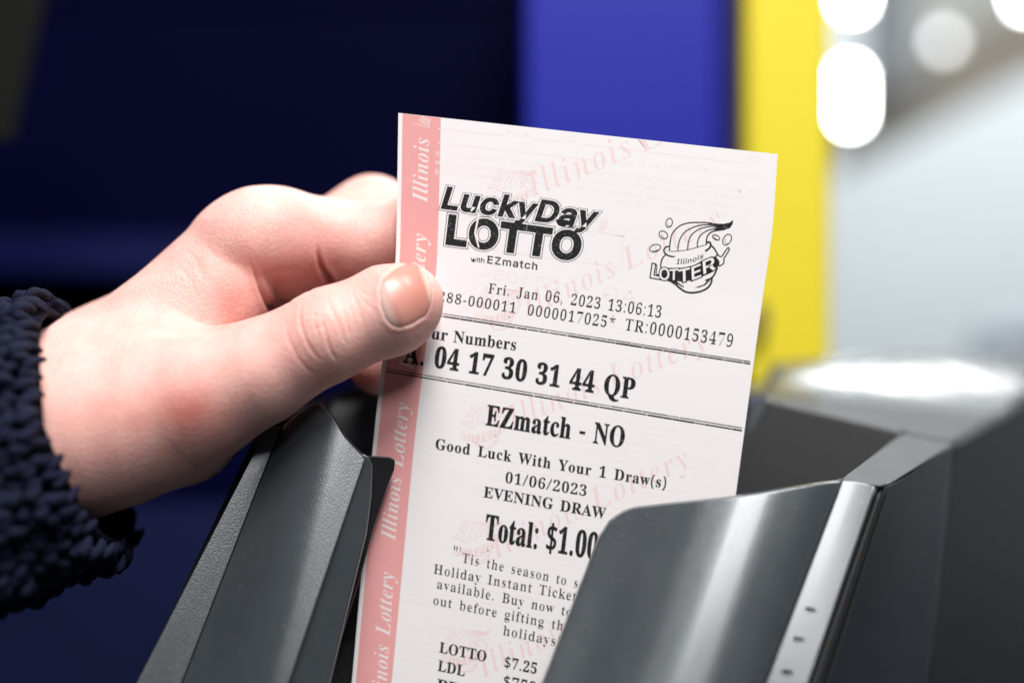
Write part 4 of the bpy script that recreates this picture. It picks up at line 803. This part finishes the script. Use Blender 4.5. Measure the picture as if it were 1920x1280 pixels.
def lampthing(label, parts, strength, group='bright shop lights'):
    t_ = thing('shop_light', label, 'light', group)
    em = mat('lit_lamp', (1, 1, 1), 0.5, emit=((0.95, 0.985, 1.0), strength))
    hs = mat('lamp_housing', (0.5, 0.5, 0.5), 0.4)
    for (x0, x1, y0, y1, d) in parts:
        box('diffuser', x0, x1, y0, y1, d, 0.01, em, t_, 0.004)
        hexa('lamp_housing', [W(x0 - 4, y0 - 4, d + 11), W(x1 + 4, y0 - 4, d + 11), W(x1 + 4, y1 + 4, d + 11), W(x0 - 4, y1 + 4, d + 11)],
             [W(x0 - 4, y0 - 4, d + 40), W(x1 + 4, y0 - 4, d + 40), W(x1 + 4, y1 + 4, d + 40), W(x0 - 4, y1 + 4, d + 40)], hs, t_)
    return t_
lampthing('tall white shop light ending beside the yellow edge', [(1586, 1606, 135, 222, 2300)], 60)
lampthing('white shop light cut by the top of the picture', [(1590, 1610, -60, 8, 2300)], 60)
lampthing('dimmer round pale light between the two white ones', [(1760, 1784, 64, 88, 2300)], 5.5)
lampthing('white light in the top right corner', [(1915, 1945, -20, 6, 2300)], 40)

rail = thing('basket_rail', 'grey bent metal rail standing at the far right edge', 'rail')
steel = mat('brushed_steel', (0.42, 0.50, 0.56), 0.5, metal=0.0)
def tube(name, pts, r, m, parent, n=12):
    pts = [Vector(p) for p in pts]; V, F = [], []
    for i, p in enumerate(pts):
        t_ = (pts[min(i + 1, len(pts) - 1)] - pts[max(i - 1, 0)]).normalized()
        a = t_.cross(Vector((0, 1, 0.3))).normalized(); b = t_.cross(a)
        for k in range(n):
            V.append(p + a * r * math.cos(2 * math.pi * k / n) + b * r * math.sin(2 * math.pi * k / n))
    for i in range(len(pts) - 1):
        for k in range(n):
            F.append((i * n + k, i * n + (k + 1) % n, (i + 1) * n + (k + 1) % n, (i + 1) * n + k))
    F += [tuple(range(n)), tuple(range((len(pts) - 1) * n, len(pts) * n))]
    o = obj(name, V, F, m, parent, True); fixnormals(o); return o
tube('upright', [W(1848, 760, 1000), W(1848, 660, 1000), W(1852, 640, 1000), W(1868, 628, 1000), W(1890, 624, 1000), W(2000, 632, 1000)], 0.0125, steel, rail)
# ---------------------------------------------------------------- the hand: one continuous surface grown from a distance field
def rcone(P, a, b, ra, rb):
    a = np.array(a, np.float32); b = np.array(b, np.float32); ba = b - a
    h = np.clip(((P - a) @ ba) / float(ba @ ba), 0, 1)
    return np.linalg.norm(P - a - h[..., None] * ba, axis=-1) - (ra + (rb - ra) * h)
def ell(P, c, r, ax=None):
    q = P - np.array(c, np.float32)
    if ax is not None: q = q @ np.array(ax, np.float32).T
    q = q / np.array(r, np.float32); l = np.linalg.norm(q, axis=-1)
    return (l - 1.0) * min(r)
def smin(a, b, k):
    h = np.maximum(k - np.abs(a - b), 0) / k
    return np.minimum(a, b) - h * h * k * 0.25
def smax(a, b, k): return -smin(-a, -b, k)

def chain(P, js, k):
    d = None
    for (a, ra), (b, rb) in zip(js, js[1:]):
        e = rcone(P, a, b, ra, rb); d = e if d is None else smin(d, e, k)
    return d
THUMB = [(H(120, 820, -3), 15.0), (H(352, 748, -4), 12.6), (H(484, 698, -7), 10.5), (H(617, 627, -8.8), 9.2), (H(735, 577, -8.2), 8.8), (H(767, 562, -7.6), 7.0)]
INDEX = [(H(470, 448, 10), 10.2), (H(596, 456, 15.5), 9.4), (H(640, 458, 16.5), 9.2), (H(790, 442, 13.5), 8.6), (H(890, 480, 11.5), 7.6)]
def sdf(P):
    P = np.asarray(P, np.float32)
    wrist = rcone(P, H(-320, 860, -14), H(100, 778, 5), 19, 14.6)
    w2 = rcone(P, H(-320, 860, 2), H(110, 780, 18), 17, 13.4)
    d = smin(wrist, w2, 10)
    mc1 = rcone(P, H(110, 785, 3), H(428, 484, 11.5), 11.6, 10.4)
    mc2 = rcone(P, H(110, 790, 16), H(496, 482, 27), 12.0, 10.8)
    mc3 = rcone(P, H(110, 785, 28), H(470, 510, 46), 12.5, 10.5)
    mc4 = rcone(P, H(110, 800, 37), H(420, 570, 60), 11.5, 9.5)
    back = smin(smin(mc1, mc2, 8), smin(mc3, mc4, 8), 8)
    d = smin(d, back, 14)
    palm = ell(P, H(300, 720, 26), (26, 19, 22))
    d = smin(d, palm, 12)
    thenar = rcone(P, H(170, 800, -3), H(330, 785, 0), 16.2, 14.4)
    d = smin(d, thenar, 12)
    web = rcone(P, H(300, 645, 9), H(430, 566, 9.5), 10.0, 8.2)
    d = smin(d, web, 7)
    # fingers
    lowk = np.clip((P[..., 1] - H(0, 500, 10)[1]) / (H(0, 415, 10)[1] - H(0, 500, 10)[1]), 0, 1)
    idx = smin(rcone(P, INDEX[0][0], INDEX[1][0], INDEX[0][1], INDEX[1][1]), ell(P, H(545, 497, 16.5), (8.4, 7.6, 8.0)), 3)
    mid = smin(rcone(P, INDEX[2][0], INDEX[3][0], INDEX[2][1], INDEX[3][1]), ell(P, H(690, 472, 17.0), (9.0, 6.6, 7.6)), 3)
    mid = smin(mid, rcone(P, INDEX[3][0], INDEX[4][0], INDEX[3][1], INDEX[4][1]), 3)
    idx = smin(idx, ell(P, H(512, 408, 12), (9, 6.4, 8)), 5)
    finger1 = smin(idx, mid, 0.8 + 4.0 * lowk)
    d = smin(d, finger1, 1.2 + 4.0 * lowk)
    mf = chain(P, [(H(545, 492, 30), 10), (H(698, 411, 35), 9.5), (H(800, 545, 30), 8.4), (H(712, 682, 17), 7.0)], 4)
    rf = chain(P, [(H(480, 510, 46), 10.2), (H(660, 510, 54), 9.2), (H(735, 600, 46), 8), (H(670, 640, 34), 6.8)], 4)
    pf = chain(P, [(H(430, 570, 60), 9), (H(560, 590, 66), 8), (H(620, 640, 58), 7), (H(580, 670, 48), 6)], 4)
    d = smin(d, mf, 2.2); d = smin(d, rf, 2.2); d = smin(d, pf, 2.2)
    # thumb: joins the heel of the hand softly, lies against the fingers without merging
    th = chain(P, THUMB[1:], 2.5)
    th = smin(th, ell(P, H(705, 600, -7), (11, 7.0, 7.2), None), 3)
    base = rcone(P, THUMB[0][0], THUMB[1][0], THUMB[0][1], THUMB[1][1])
    base = smin(base, th, 9)
    # blend width fades along the thumb
    x = (P[..., 0] - H(270, 0, 0)[0]) / (H(385, 0, 0)[0] - H(270, 0, 0)[0])
    k = 10.0 - 9.1 * np.clip(x, 0, 1)
    h = np.maximum(k - np.abs(d - base), 0) / k
    return np.minimum(d, base) - h * h * k * 0.25

def surface_nets(f, lo, hi, h, coarse=3.2):
    n = np.ceil((np.array(hi) - lo) / h).astype(int) + 1
    ax = [lo[i] + h * np.arange(n[i]) for i in range(3)]
    st = max(1, int(round(coarse / h)))
    cg = np.stack(np.meshgrid(*[a[::st] for a in ax], indexing='ij'), -1)
    cv = f(cg)
    D = np.repeat(np.repeat(np.repeat(cv, st, 0), st, 1), st, 2)[:n[0], :n[1], :n[2]].astype(np.float32)
    need = np.abs(D) < st * h * 1.9
    I = np.argwhere(need); pts = np.stack([ax[0][I[:, 0]], ax[1][I[:, 1]], ax[2][I[:, 2]]], 1)
    vals = np.concatenate([f(c) for c in np.array_split(pts, max(1, len(pts) // 200000))])
    D[need] = vals
    s = D < 0
    corners = [(i, j, k) for i in (0, 1) for j in (0, 1) for k in (0, 1)]
    cell = [n[0] - 1, n[1] - 1, n[2] - 1]
    cnt = np.zeros(cell, int)
    for c in corners: cnt += s[c[0]:c[0] + cell[0], c[1]:c[1] + cell[1], c[2]:c[2] + cell[2]]
    act = (cnt > 0) & (cnt < 8)
    C = np.argwhere(act); idx = np.full(cell, -1, int); idx[act] = np.arange(len(C))
    acc = np.zeros((len(C), 3)); num = np.zeros(len(C))
    for a in corners:
        for axis in range(3):
            if a[axis]: continue
            b = list(a); b[axis] = 1
            va = D[C[:, 0] + a[0], C[:, 1] + a[1], C[:, 2] + a[2]]; vb = D[C[:, 0] + b[0], C[:, 1] + b[1], C[:, 2] + b[2]]
            m = (va < 0) != (vb < 0); t = np.where(m, va / np.where(m, va - vb, 1), 0)
            p = np.tile(np.array(a, float), (len(C), 1)); p[:, axis] += t
            acc[m] += p[m]; num[m] += 1
    V = np.array(lo) + h * (C + acc / num[:, None])
    F = []
    for axis in range(3):
        o1, o2 = [(1, 2), (2, 0), (0, 1)][axis]
        sl0 = [slice(1, n[i] - 1) for i in range(3)]; sl0[axis] = slice(0, n[axis] - 1)
        sl1 = list(sl0); sl1[axis] = slice(1, n[axis])
        e = s[tuple(sl0)] != s[tuple(sl1)]
        E0 = np.argwhere(e); ins = s[tuple(sl0)][e]
        off = np.ones(3, int); off[axis] = 0; E0 = E0 + off
        def cidx(d1, d2):
            q = E0.copy(); q[:, o1] -= d1; q[:, o2] -= d2; return idx[q[:, 0], q[:, 1], q[:, 2]]
        q = np.stack([cidx(1, 1), cidx(0, 1), cidx(0, 0), cidx(1, 0)], 1)
        q[~ins] = q[~ins][:, ::-1]
        F.append(q)
    F = np.vstack(F); return V, F[(F >= 0).all(1)]
def subdivide(V, F):
    e = np.sort(np.vstack([F[:, [0, 1]], F[:, [1, 2]], F[:, [2, 3]], F[:, [3, 0]]]), 1)
    ue, inv = np.unique(e, axis=0, return_inverse=True); inv = inv.reshape(-1)
    n, m = len(V), len(F)
    ev = V[ue].mean(1); fv = V[F].mean(1)
    E = n + inv.reshape(4, m).T; c = n + len(ue) + np.arange(m)
    NF = np.vstack([np.stack([F[:, 0], E[:, 0], c, E[:, 3]], 1), np.stack([F[:, 1], E[:, 1], c, E[:, 0]], 1),
                    np.stack([F[:, 2], E[:, 2], c, E[:, 1]], 1), np.stack([F[:, 3], E[:, 3], c, E[:, 2]], 1)])
    return np.vstack([V, ev, fv]), NF
def grad(f, V, e=0.15):
    g = np.stack([f(V + e * np.eye(3)[i]) - f(V - e * np.eye(3)[i]) for i in range(3)], 1)
    return g / np.maximum(np.linalg.norm(g, axis=1, keepdims=True), 1e-9)
def to_px(V):
    d = 300.0 + V[:, 2]
    return np.stack([V[:, 0] / (K * d) + 960, -V[:, 1] / (K * d) + 640], 1)

HV, HF = surface_nets(sdf, np.array([-132., -44., -26.]), np.array([6., 44., 84.]), 0.75)
HV, HF = subdivide(HV, HF)
for _ in range(2):
    g = grad(sdf, HV); HV = HV - np.clip(sdf(HV), -0.4, 0.4)[:, None] * g * 0.9
HN = grad(sdf, HV, 0.35)
PX = to_px(HV)
front = HN[:, 2] < 0.25
disp = np.zeros(len(HV))
def polydist(P, pts):
    best = np.full(len(P), 1e9); tt = np.zeros(len(P)); pts = np.array(pts, float)
    seg = len(pts) - 1
    for i in range(seg):
        a, b = pts[i], pts[i + 1]; ba = b - a
        h = np.clip(((P - a) @ ba) / (ba @ ba), 0, 1); d = np.linalg.norm(P - a - h[:, None] * ba, axis=1)
        k = d < best; best[k] = d[k]; tt[k] = (i + h[k]) / seg
    return best, tt
def crop5(*p): return [(520 + x / 4.924, 480 + y / 4.924) for x, y in p]
WRINK = [(crop5((70, 600), (85, 720), (140, 850), (205, 960), (270, 1040), (330, 1080)), 0.16, 3.2),
         (crop5((225, 440), (205, 560), (225, 680), (275, 800), (340, 900), (395, 960)), 0.26, 3.0),
         (crop5((345, 500), (350, 640), (385, 760)), 0.14, 3.0),
         (crop5((410, 580), (440, 690), (468, 810), (505, 905), (545, 955)), 0.32, 3.0),
         (crop5((455, 370), (500, 500), (560, 610), (600, 730), (625, 800)), 0.22, 2.8),
         (crop5((580, 390), (620, 520), (655, 670), (690, 800)), 0.15, 2.6),
         (crop5((690, 330), (735, 440), (770, 560), (810, 700)), 0.14, 2.6),
         (crop5((770, 320), (820, 360), (880, 350)), 0.12, 3.0), (crop5((790, 400), (860, 470), (930, 560)), 0.10, 3.0),
         (crop5((640, 430), (700, 540), (720, 640)), 0.10, 2.6), (crop5((270, 560), (330, 540), (440, 560)), 0.10, 2.6), (crop5((300, 700), (380, 660), (430, 640)), 0.10, 2.6),
         ([(464, 482), (478, 510), (490, 540), (502, 566), (518, 598)], -2.2, 4.6), ([(596, 452), (597, 478), (603, 503), (622, 535)], -2.2, 4.6),
         ([(478, 520), (520, 508), (560, 506)], 0.12, 6), ([(530, 520), (534, 545), (545, 575)], 0.15, 5), ([(570, 510), (575, 535), (585, 555)], 0.12, 5),
         ([(285, 622), (330, 626), (385, 622), (440, 615)], 0.35, 6.0),
         ([(350, 470), (372, 492), (380, 520)], 0.10, 5), ([(330, 500), (352, 515), (362, 540)], 0.08, 5), ([(385, 455), (400, 480), (404, 505)], 0.08, 5)]
zf = HV[:, 2] < 16
for pts, dep, wd in WRINK:
    wd0 = wd; d, t = polydist(PX, pts)
    fade = np.sin(np.pi * np.clip(t, 0.03, 0.97)) ** 0.5
    if dep < 0:                      # a fold that starts as nothing and opens downwards
        fade = np.clip(t * 1.1, 0, 1) ** 1.3; dep = -dep; wd = wd * (0.5 + 0.9 * t)
    sel = zf if wd is wd0 else HV[:, 2] > 0.5
    disp -= np.where(front & sel & (d < wd * 4), dep * fade * (np.exp(-(d / wd) ** 2) - 0.2 * np.exp(-((d - wd * 1.9) / (wd * 1.2)) ** 2)), 0)
# nail bed
NAIL = np.array([(716, 524), (711, 545), (714, 575), (723, 600), (735, 612), (748, 616), (770, 610), (800, 592), (810, 568), (811, 538), (803, 514), (791, 500), (778, 492), (762, 492), (738, 505)], float)
def inside(P, poly):
    c = np.zeros(len(P), bool); j = len(poly) - 1
    for i in range(len(poly)):
        xi, yi = poly[i]; xj, yj = poly[j]
        k = ((yi > P[:, 1]) != (yj > P[:, 1])) & (P[:, 0] < (xj - xi) * (P[:, 1] - yi) / (yj - yi + 1e-12) + xi); c ^= k; j = i
    return c
closed = np.vstack([NAIL, NAIL[:1]])
dn, tn = polydist(PX, closed); ins = inside(PX, NAIL)
sd = np.where(ins, -dn, dn)
zt = HV[:, 2] < -6
edge = np.where(zt & front, np.exp(-((sd - 4.0) / 4.5) ** 2), 0)
prox = (PX[:, 0] < 745) | (PX[:, 1] > 598)
disp += 0.17 * edge * np.where(prox, 1.0, 0.25)
disp -= np.where(zt & front, 0.35 * np.clip(-sd / 5.0, 0, 1), 0)
HV = HV + HN * disp[:, None]

skin = bpy.data.materials.new('skin'); skin.use_nodes = True
nt = skin.node_tree; b = nt.nodes['Principled BSDF']
def N(t, **k):
    n = nt.nodes.new(t)
    for a, v in k.items(): n.inputs[a].default_value = v
    return n
tc = N('ShaderNodeTexCoord'); at = N('ShaderNodeAttribute'); at.attribute_name = 'flush'
blot = N('ShaderNodeTexNoise', Scale=110.0, Detail=7.0, Roughness=0.66); nt.links.new(tc.outputs['Object'], blot.inputs['Vector'])
ad = nt.nodes.new('ShaderNodeMath'); ad.operation = 'MULTIPLY_ADD'; ad.inputs[1].default_value = 1.05; ad.inputs[2].default_value = -0.44
nt.links.new(blot.outputs['Fac'], ad.inputs[0])
sm = nt.nodes.new('ShaderNodeMath'); sm.operation = 'ADD'; sm.use_clamp = True
nt.links.new(ad.outputs[0], sm.inputs[0]); nt.links.new(at.outputs['Fac'], sm.inputs[1])
mx = nt.nodes.new('ShaderNodeMix'); mx.data_type = 'RGBA'
mx.inputs[6].default_value = (0.83, 0.495, 0.44, 1); mx.inputs[7].default_value = (0.63, 0.205, 0.175, 1)
nt.links.new(sm.outputs[0], mx.inputs[0]); nt.links.new(mx.outputs[2], b.inputs['Base Color'])
b.inputs['Roughness'].default_value = 0.5; b.inputs['Specular IOR Level'].default_value = 0.33
b.inputs['Subsurface Weight'].default_value = 0.55; b.inputs['Subsurface Radius'].default_value = (1.0, 0.32, 0.18); b.inputs['Subsurface Scale'].default_value = 0.0030
vo = N('ShaderNodeTexVoronoi', Scale=1050.0); vo.feature = 'DISTANCE_TO_EDGE'
dn_ = N('ShaderNodeTexNoise', Scale=600.0, Detail=3.0)
nt.links.new(tc.outputs['Object'], dn_.inputs['Vector']); 
mv = nt.nodes.new('ShaderNodeVectorMath'); mv.operation = 'MULTIPLY_ADD'; mv.inputs[1].default_value = (0.0012,) * 3
nt.links.new(dn_.outputs['Color'], mv.inputs[0]); nt.links.new(tc.outputs['Object'], mv.inputs[2]); mp = nt.nodes.new('ShaderNodeMapping'); mp.inputs['Rotation'].default_value = (0, math.radians(-18), 0); mp.inputs['Scale'].default_value = (1.35, 1.0, 0.62)
nt.links.new(mv.outputs[0], mp.inputs['Vector']); nt.links.new(mp.outputs[0], vo.inputs['Vector'])
ln = N('ShaderNodeMath'); ln.operation = 'MINIMUM'; ln.inputs[1].default_value = 0.22; nt.links.new(vo.outputs['Distance'], ln.inputs[0])
bp = N('ShaderNodeBump', Strength=0.45, Distance=0.0005); nt.links.new(ln.outputs[0], bp.inputs['Height']); nt.links.new(bp.outputs[0], b.inputs['Normal'])

def meshfast(name, V, F, m, parent=None):
    me = bpy.data.meshes.new(name); nf = len(F)
    me.vertices.add(len(V)); me.vertices.foreach_set('co', np.asarray(V, np.float32).ravel())
    me.loops.add(nf * 4); me.loops.foreach_set('vertex_index', np.asarray(F, np.int32).ravel())
    me.polygons.add(nf); me.polygons.foreach_set('loop_start', np.arange(0, nf * 4, 4, dtype=np.int32))
    me.update(calc_edges=True); me.validate(); me.materials.append(m); me.shade_smooth()
    o = bpy.data.objects.new(name, me); COL.objects.link(o)
    if parent: o.parent = parent
    return o
person = meshfast('person', L2W(HV), HF, skin)
tag(person, 'bare hand in a dark knitted sleeve pinching the paper ticket', 'person')
fl = np.zeros(len(HV))
for (px, py, r, a, z) in ((362, 768, 58, 0.62, 30), (250, 780, 90, 0.18, 30), (600, 690, 40, 0.22, 10), (560, 655, 45, 0.10, 10), (820, 590, 40, 0.30, 5), (770, 630, 45, 0.25, 5), (440, 560, 45, 0.25, 30),
                        (500, 560, 40, 0.35, 30), (610, 500, 45, 0.40, 30), (560, 500, 60, 0.25, 30), (690, 490, 60, 0.22, 30), (690, 710, 40, 0.6, 40), (340, 480, 40, 0.12, 30), (180, 800, 80, 0.10, 30), (420, 860, 100, 0.22, 40), (430, 605, 40, 0.15, 30)):
    q = (PX - (px, py)) / r; fl += a * np.exp(-(q * q).sum(1)) * (HV[:, 2] < z)
at_ = person.data.attributes.new('flush', 'FLOAT', 'POINT'); at_.data.foreach_set('value', np.clip(fl, 0, 0.9).astype(np.float32))

# thumbnail: a thin curved plate seated in its bed
nailm = bpy.data.materials.new('fingernail'); nailm.use_nodes = True
nb = nailm.node_tree.nodes['Principled BSDF']
nb.inputs['Roughness'].default_value = 0.36; nb.inputs['Specular IOR Level'].default_value = 0.5
nb.inputs['Subsurface Weight'].default_value = 0.4; nb.inputs['Subsurface Radius'].default_value = (1, .35, .2); nb.inputs['Subsurface Scale'].default_value = 0.0012
nl = nailm.node_tree
na = nl.nodes.new('ShaderNodeAttribute'); na.attribute_name = 'zone'
nr = nl.nodes.new('ShaderNodeValToRGB')
nr.color_ramp.elements[0].position = 0.0; nr.color_ramp.elements[0].color = (0.76, 0.48, 0.43, 1)
nr.color_ramp.elements[1].position = 1.0; nr.color_ramp.elements[1].color = (0.78, 0.53, 0.45, 1)
for p, c in ((0.12, (0.76, 0.45, 0.40, 1)), (0.24, (0.64, 0.29, 0.24, 1)), (0.88, (0.58, 0.23, 0.18, 1)), (0.945, (0.74, 0.45, 0.38, 1))):
    e = nr.color_ramp.elements.new(p); e.color = c
nl.links.new(na.outputs['Fac'], nr.inputs['Fac']); nl.links.new(nr.outputs[0], nb.inputs['Base Color'])
c0 = np.array((765., 552.))
rings, seg = 16, 60
d_, _ = None, None
per = np.concatenate([[0], np.cumsum(np.linalg.norm(np.diff(closed, axis=0), axis=1))])
s_ = np.linspace(0, per[-1], seg, endpoint=False)
outl_ = np.stack([np.interp(s_, per, closed[:, i]) for i in (0, 1)], 1)
for _ in range(2): outl_ = 0.5 * outl_ + 0.25 * (np.roll(outl_, 1, 0) + np.roll(outl_, -1, 0))
npx = [c0[None]]; rr = [np.zeros(1)]
for i in range(1, rings + 1):
    npx.append(c0 + (outl_ - c0) * (i / rings)); rr.append(np.full(seg, i / rings))
npx = np.vstack(npx); rr = np.concatenate(rr)
ray = np.stack([(npx[:, 0] - 960) * K, -(npx[:, 1] - 640) * K, np.ones(len(npx))], 1)
tt = np.full(len(npx), 268.0)
for _ in range(60): tt += 0.8 * sdf(ray * tt[:, None] - (0, 0, 300)) / np.linalg.norm(ray, axis=1)
NP = ray * tt[:, None] - (0, 0, 300.0)
NNv = grad(sdf, NP, 0.6)
NP = NP + NNv * (0.06 + 0.10 * (1 - rr ** 3) - 0.14 * np.clip((rr - 0.9) / 0.1, 0, 1))[:, None]
NF_ = [(0, 1 + (k + 1) % seg, 1 + k) for k in range(seg)]
for i in range(rings - 1):
    for k in range(seg):
        a = 1 + i * seg + k; b2 = 1 + i * seg + (k + 1) % seg; NF_.append((a, b2, b2 + seg, a + seg))
nail = obj('fingernail', L2W(NP), NF_, nailm, person, True); fixnormals(nail)
sol = nail.modifiers.new('thick', 'SOLIDIFY'); sol.thickness = 0.00025; sol.offset = -1
ax = np.array((92., -30.)) / np.hypot(92, 30)
z = ((npx - (716, 572)) @ ax); z = z / 96.0
za = nail.data.attributes.new('zone', 'FLOAT', 'POINT'); za.data.foreach_set('value', np.clip(z, 0, 1).astype(np.float32))

# ---------------------------------------------------------------- knitted sleeve: rows of yarn loops round a loose cuff
yarn = mat('navy_yarn', (0.0050, 0.0072, 0.024), 0.85, vary=0.45, vscale=260, bump=(2200, 0.7, 0.0005), spec=0.2)
lining = mat('sleeve_lining', (0.003, 0.004, 0.010), 0.95, spec=0.1)
ca = np.array(H(125, 800, 2)); cb = np.array(H(-420, 980, -40))
axis = (cb - ca); axlen = np.linalg.norm(axis); axis /= axlen
e1 = np.cross(axis, (0, 0, 1.0)); e1 /= np.linalg.norm(e1); e2 = np.cross(axis, e1)
if e1[1] < 0: e1 = -e1
def cuff(s, th, r=0.0):
    """s mm along from the rim, th round it (0 = up, towards the camera at 90 degrees)"""
    ct, st = np.cos(th), np.sin(th)
    ru = np.where(ct > 0, 26.0, 28.5); rc_ = np.where(st > 0, 40.0, 30.0)
    slantv = 7.0 * ct * (ct > 0) + 3.0 * ct * ct * (ct <= 0) + 7.5 * st * (st > 0)
    base = ca + axis * (s - slantv)[..., None] if np.ndim(s) else ca + axis * (s - slantv)
    flare = 1.0 + 0.04 * np.sin(3 * th) + 0.02 * np.sin(s * 0.4)
    off = e1 * ((ru + r) * ct * flare)[..., None] + np.array((0, 0, -1.0)) * ((rc_ + r) * st * flare)[..., None]
    return base + off
u, v = 72, 26
th = np.linspace(0, 2 * np.pi, u, endpoint=False); ss = np.linspace(0, axlen, v)
TH, SS = np.meshgrid(th, ss)
inner = cuff(SS.ravel(), TH.ravel(), -2.2)
F = [(j * u + i, j * u + (i + 1) % u, (j + 1) * u + (i + 1) % u, (j + 1) * u + i) for j in range(v - 1) for i in range(u)]
slv = obj('sweater_sleeve', L2W(inner), F, lining, person, True)
so = slv.modifiers.new('thick', 'SOLIDIFY'); so.thickness = 0.0015; so.offset = 0
base_s = []
nU, nV = 10, 6
for i in range(nU + 1):
    for k in range(nV): base_s.append((i / nU, 2 * math.pi * k / nV))
YV, YF = [], []
nst, nrow = 52, 17
rr_ = np.random.default_rng(3)
sp = 3.9
for row in range(nrow):
    for c in range(nst):
        thc = 2 * np.pi * (c + 0.5) / nst
        for sgn in (-1, 1):
            n0 = len(YV) and sum(len(x) for x in YV)
            t = np.linspace(-1, 1, nU + 1)
            j1, j2 = rr_.normal(0, 0.8, 2)
            s_c = row * sp + 1.5 + j1 + t * sp * 0.62
            th_c = thc + sgn * (0.032 + 0.030 * (-t)) + 0.004 * j2
            lift = 1.5 * (1 - t ** 2) - 0.3 + 0.6 * j2 + (0.9 if c % 4 < 2 else -0.5)
            p = cuff(s_c, th_c, 0.0 + lift)
            tg = np.gradient(p, axis=0); tg /= np.linalg.norm(tg, axis=1, keepdims=True)
            nrm = p - (ca + axis * np.dot(p - ca, axis)[:, None]); nrm /= np.linalg.norm(nrm, axis=1, keepdims=True)
            sdv = np.cross(tg, nrm)
            rad = (1.35 + 0.2 * j1) * np.sqrt(np.maximum(1 - (t * 0.985) ** 4, 0.02))
            ang = np.linspace(0, 2 * np.pi, nV, endpoint=False)
            ringp = p[:, None] + rad[:, None, None] * (np.cos(ang)[None, :, None] * nrm[:, None] * 0.9 + np.sin(ang)[None, :, None] * sdv[:, None])
            YV.append(ringp.reshape(-1, 3)); 
            for i in range(nU):
                for k in range(nV):
                    YF.append((n0 + i * nV + k, n0 + i * nV + (k + 1) % nV, n0 + (i + 1) * nV + (k + 1) % nV, n0 + (i + 1) * nV + k))
yo = meshfast('knit_yarn', L2W(np.vstack(YV)), np.array(YF), yarn, slv)
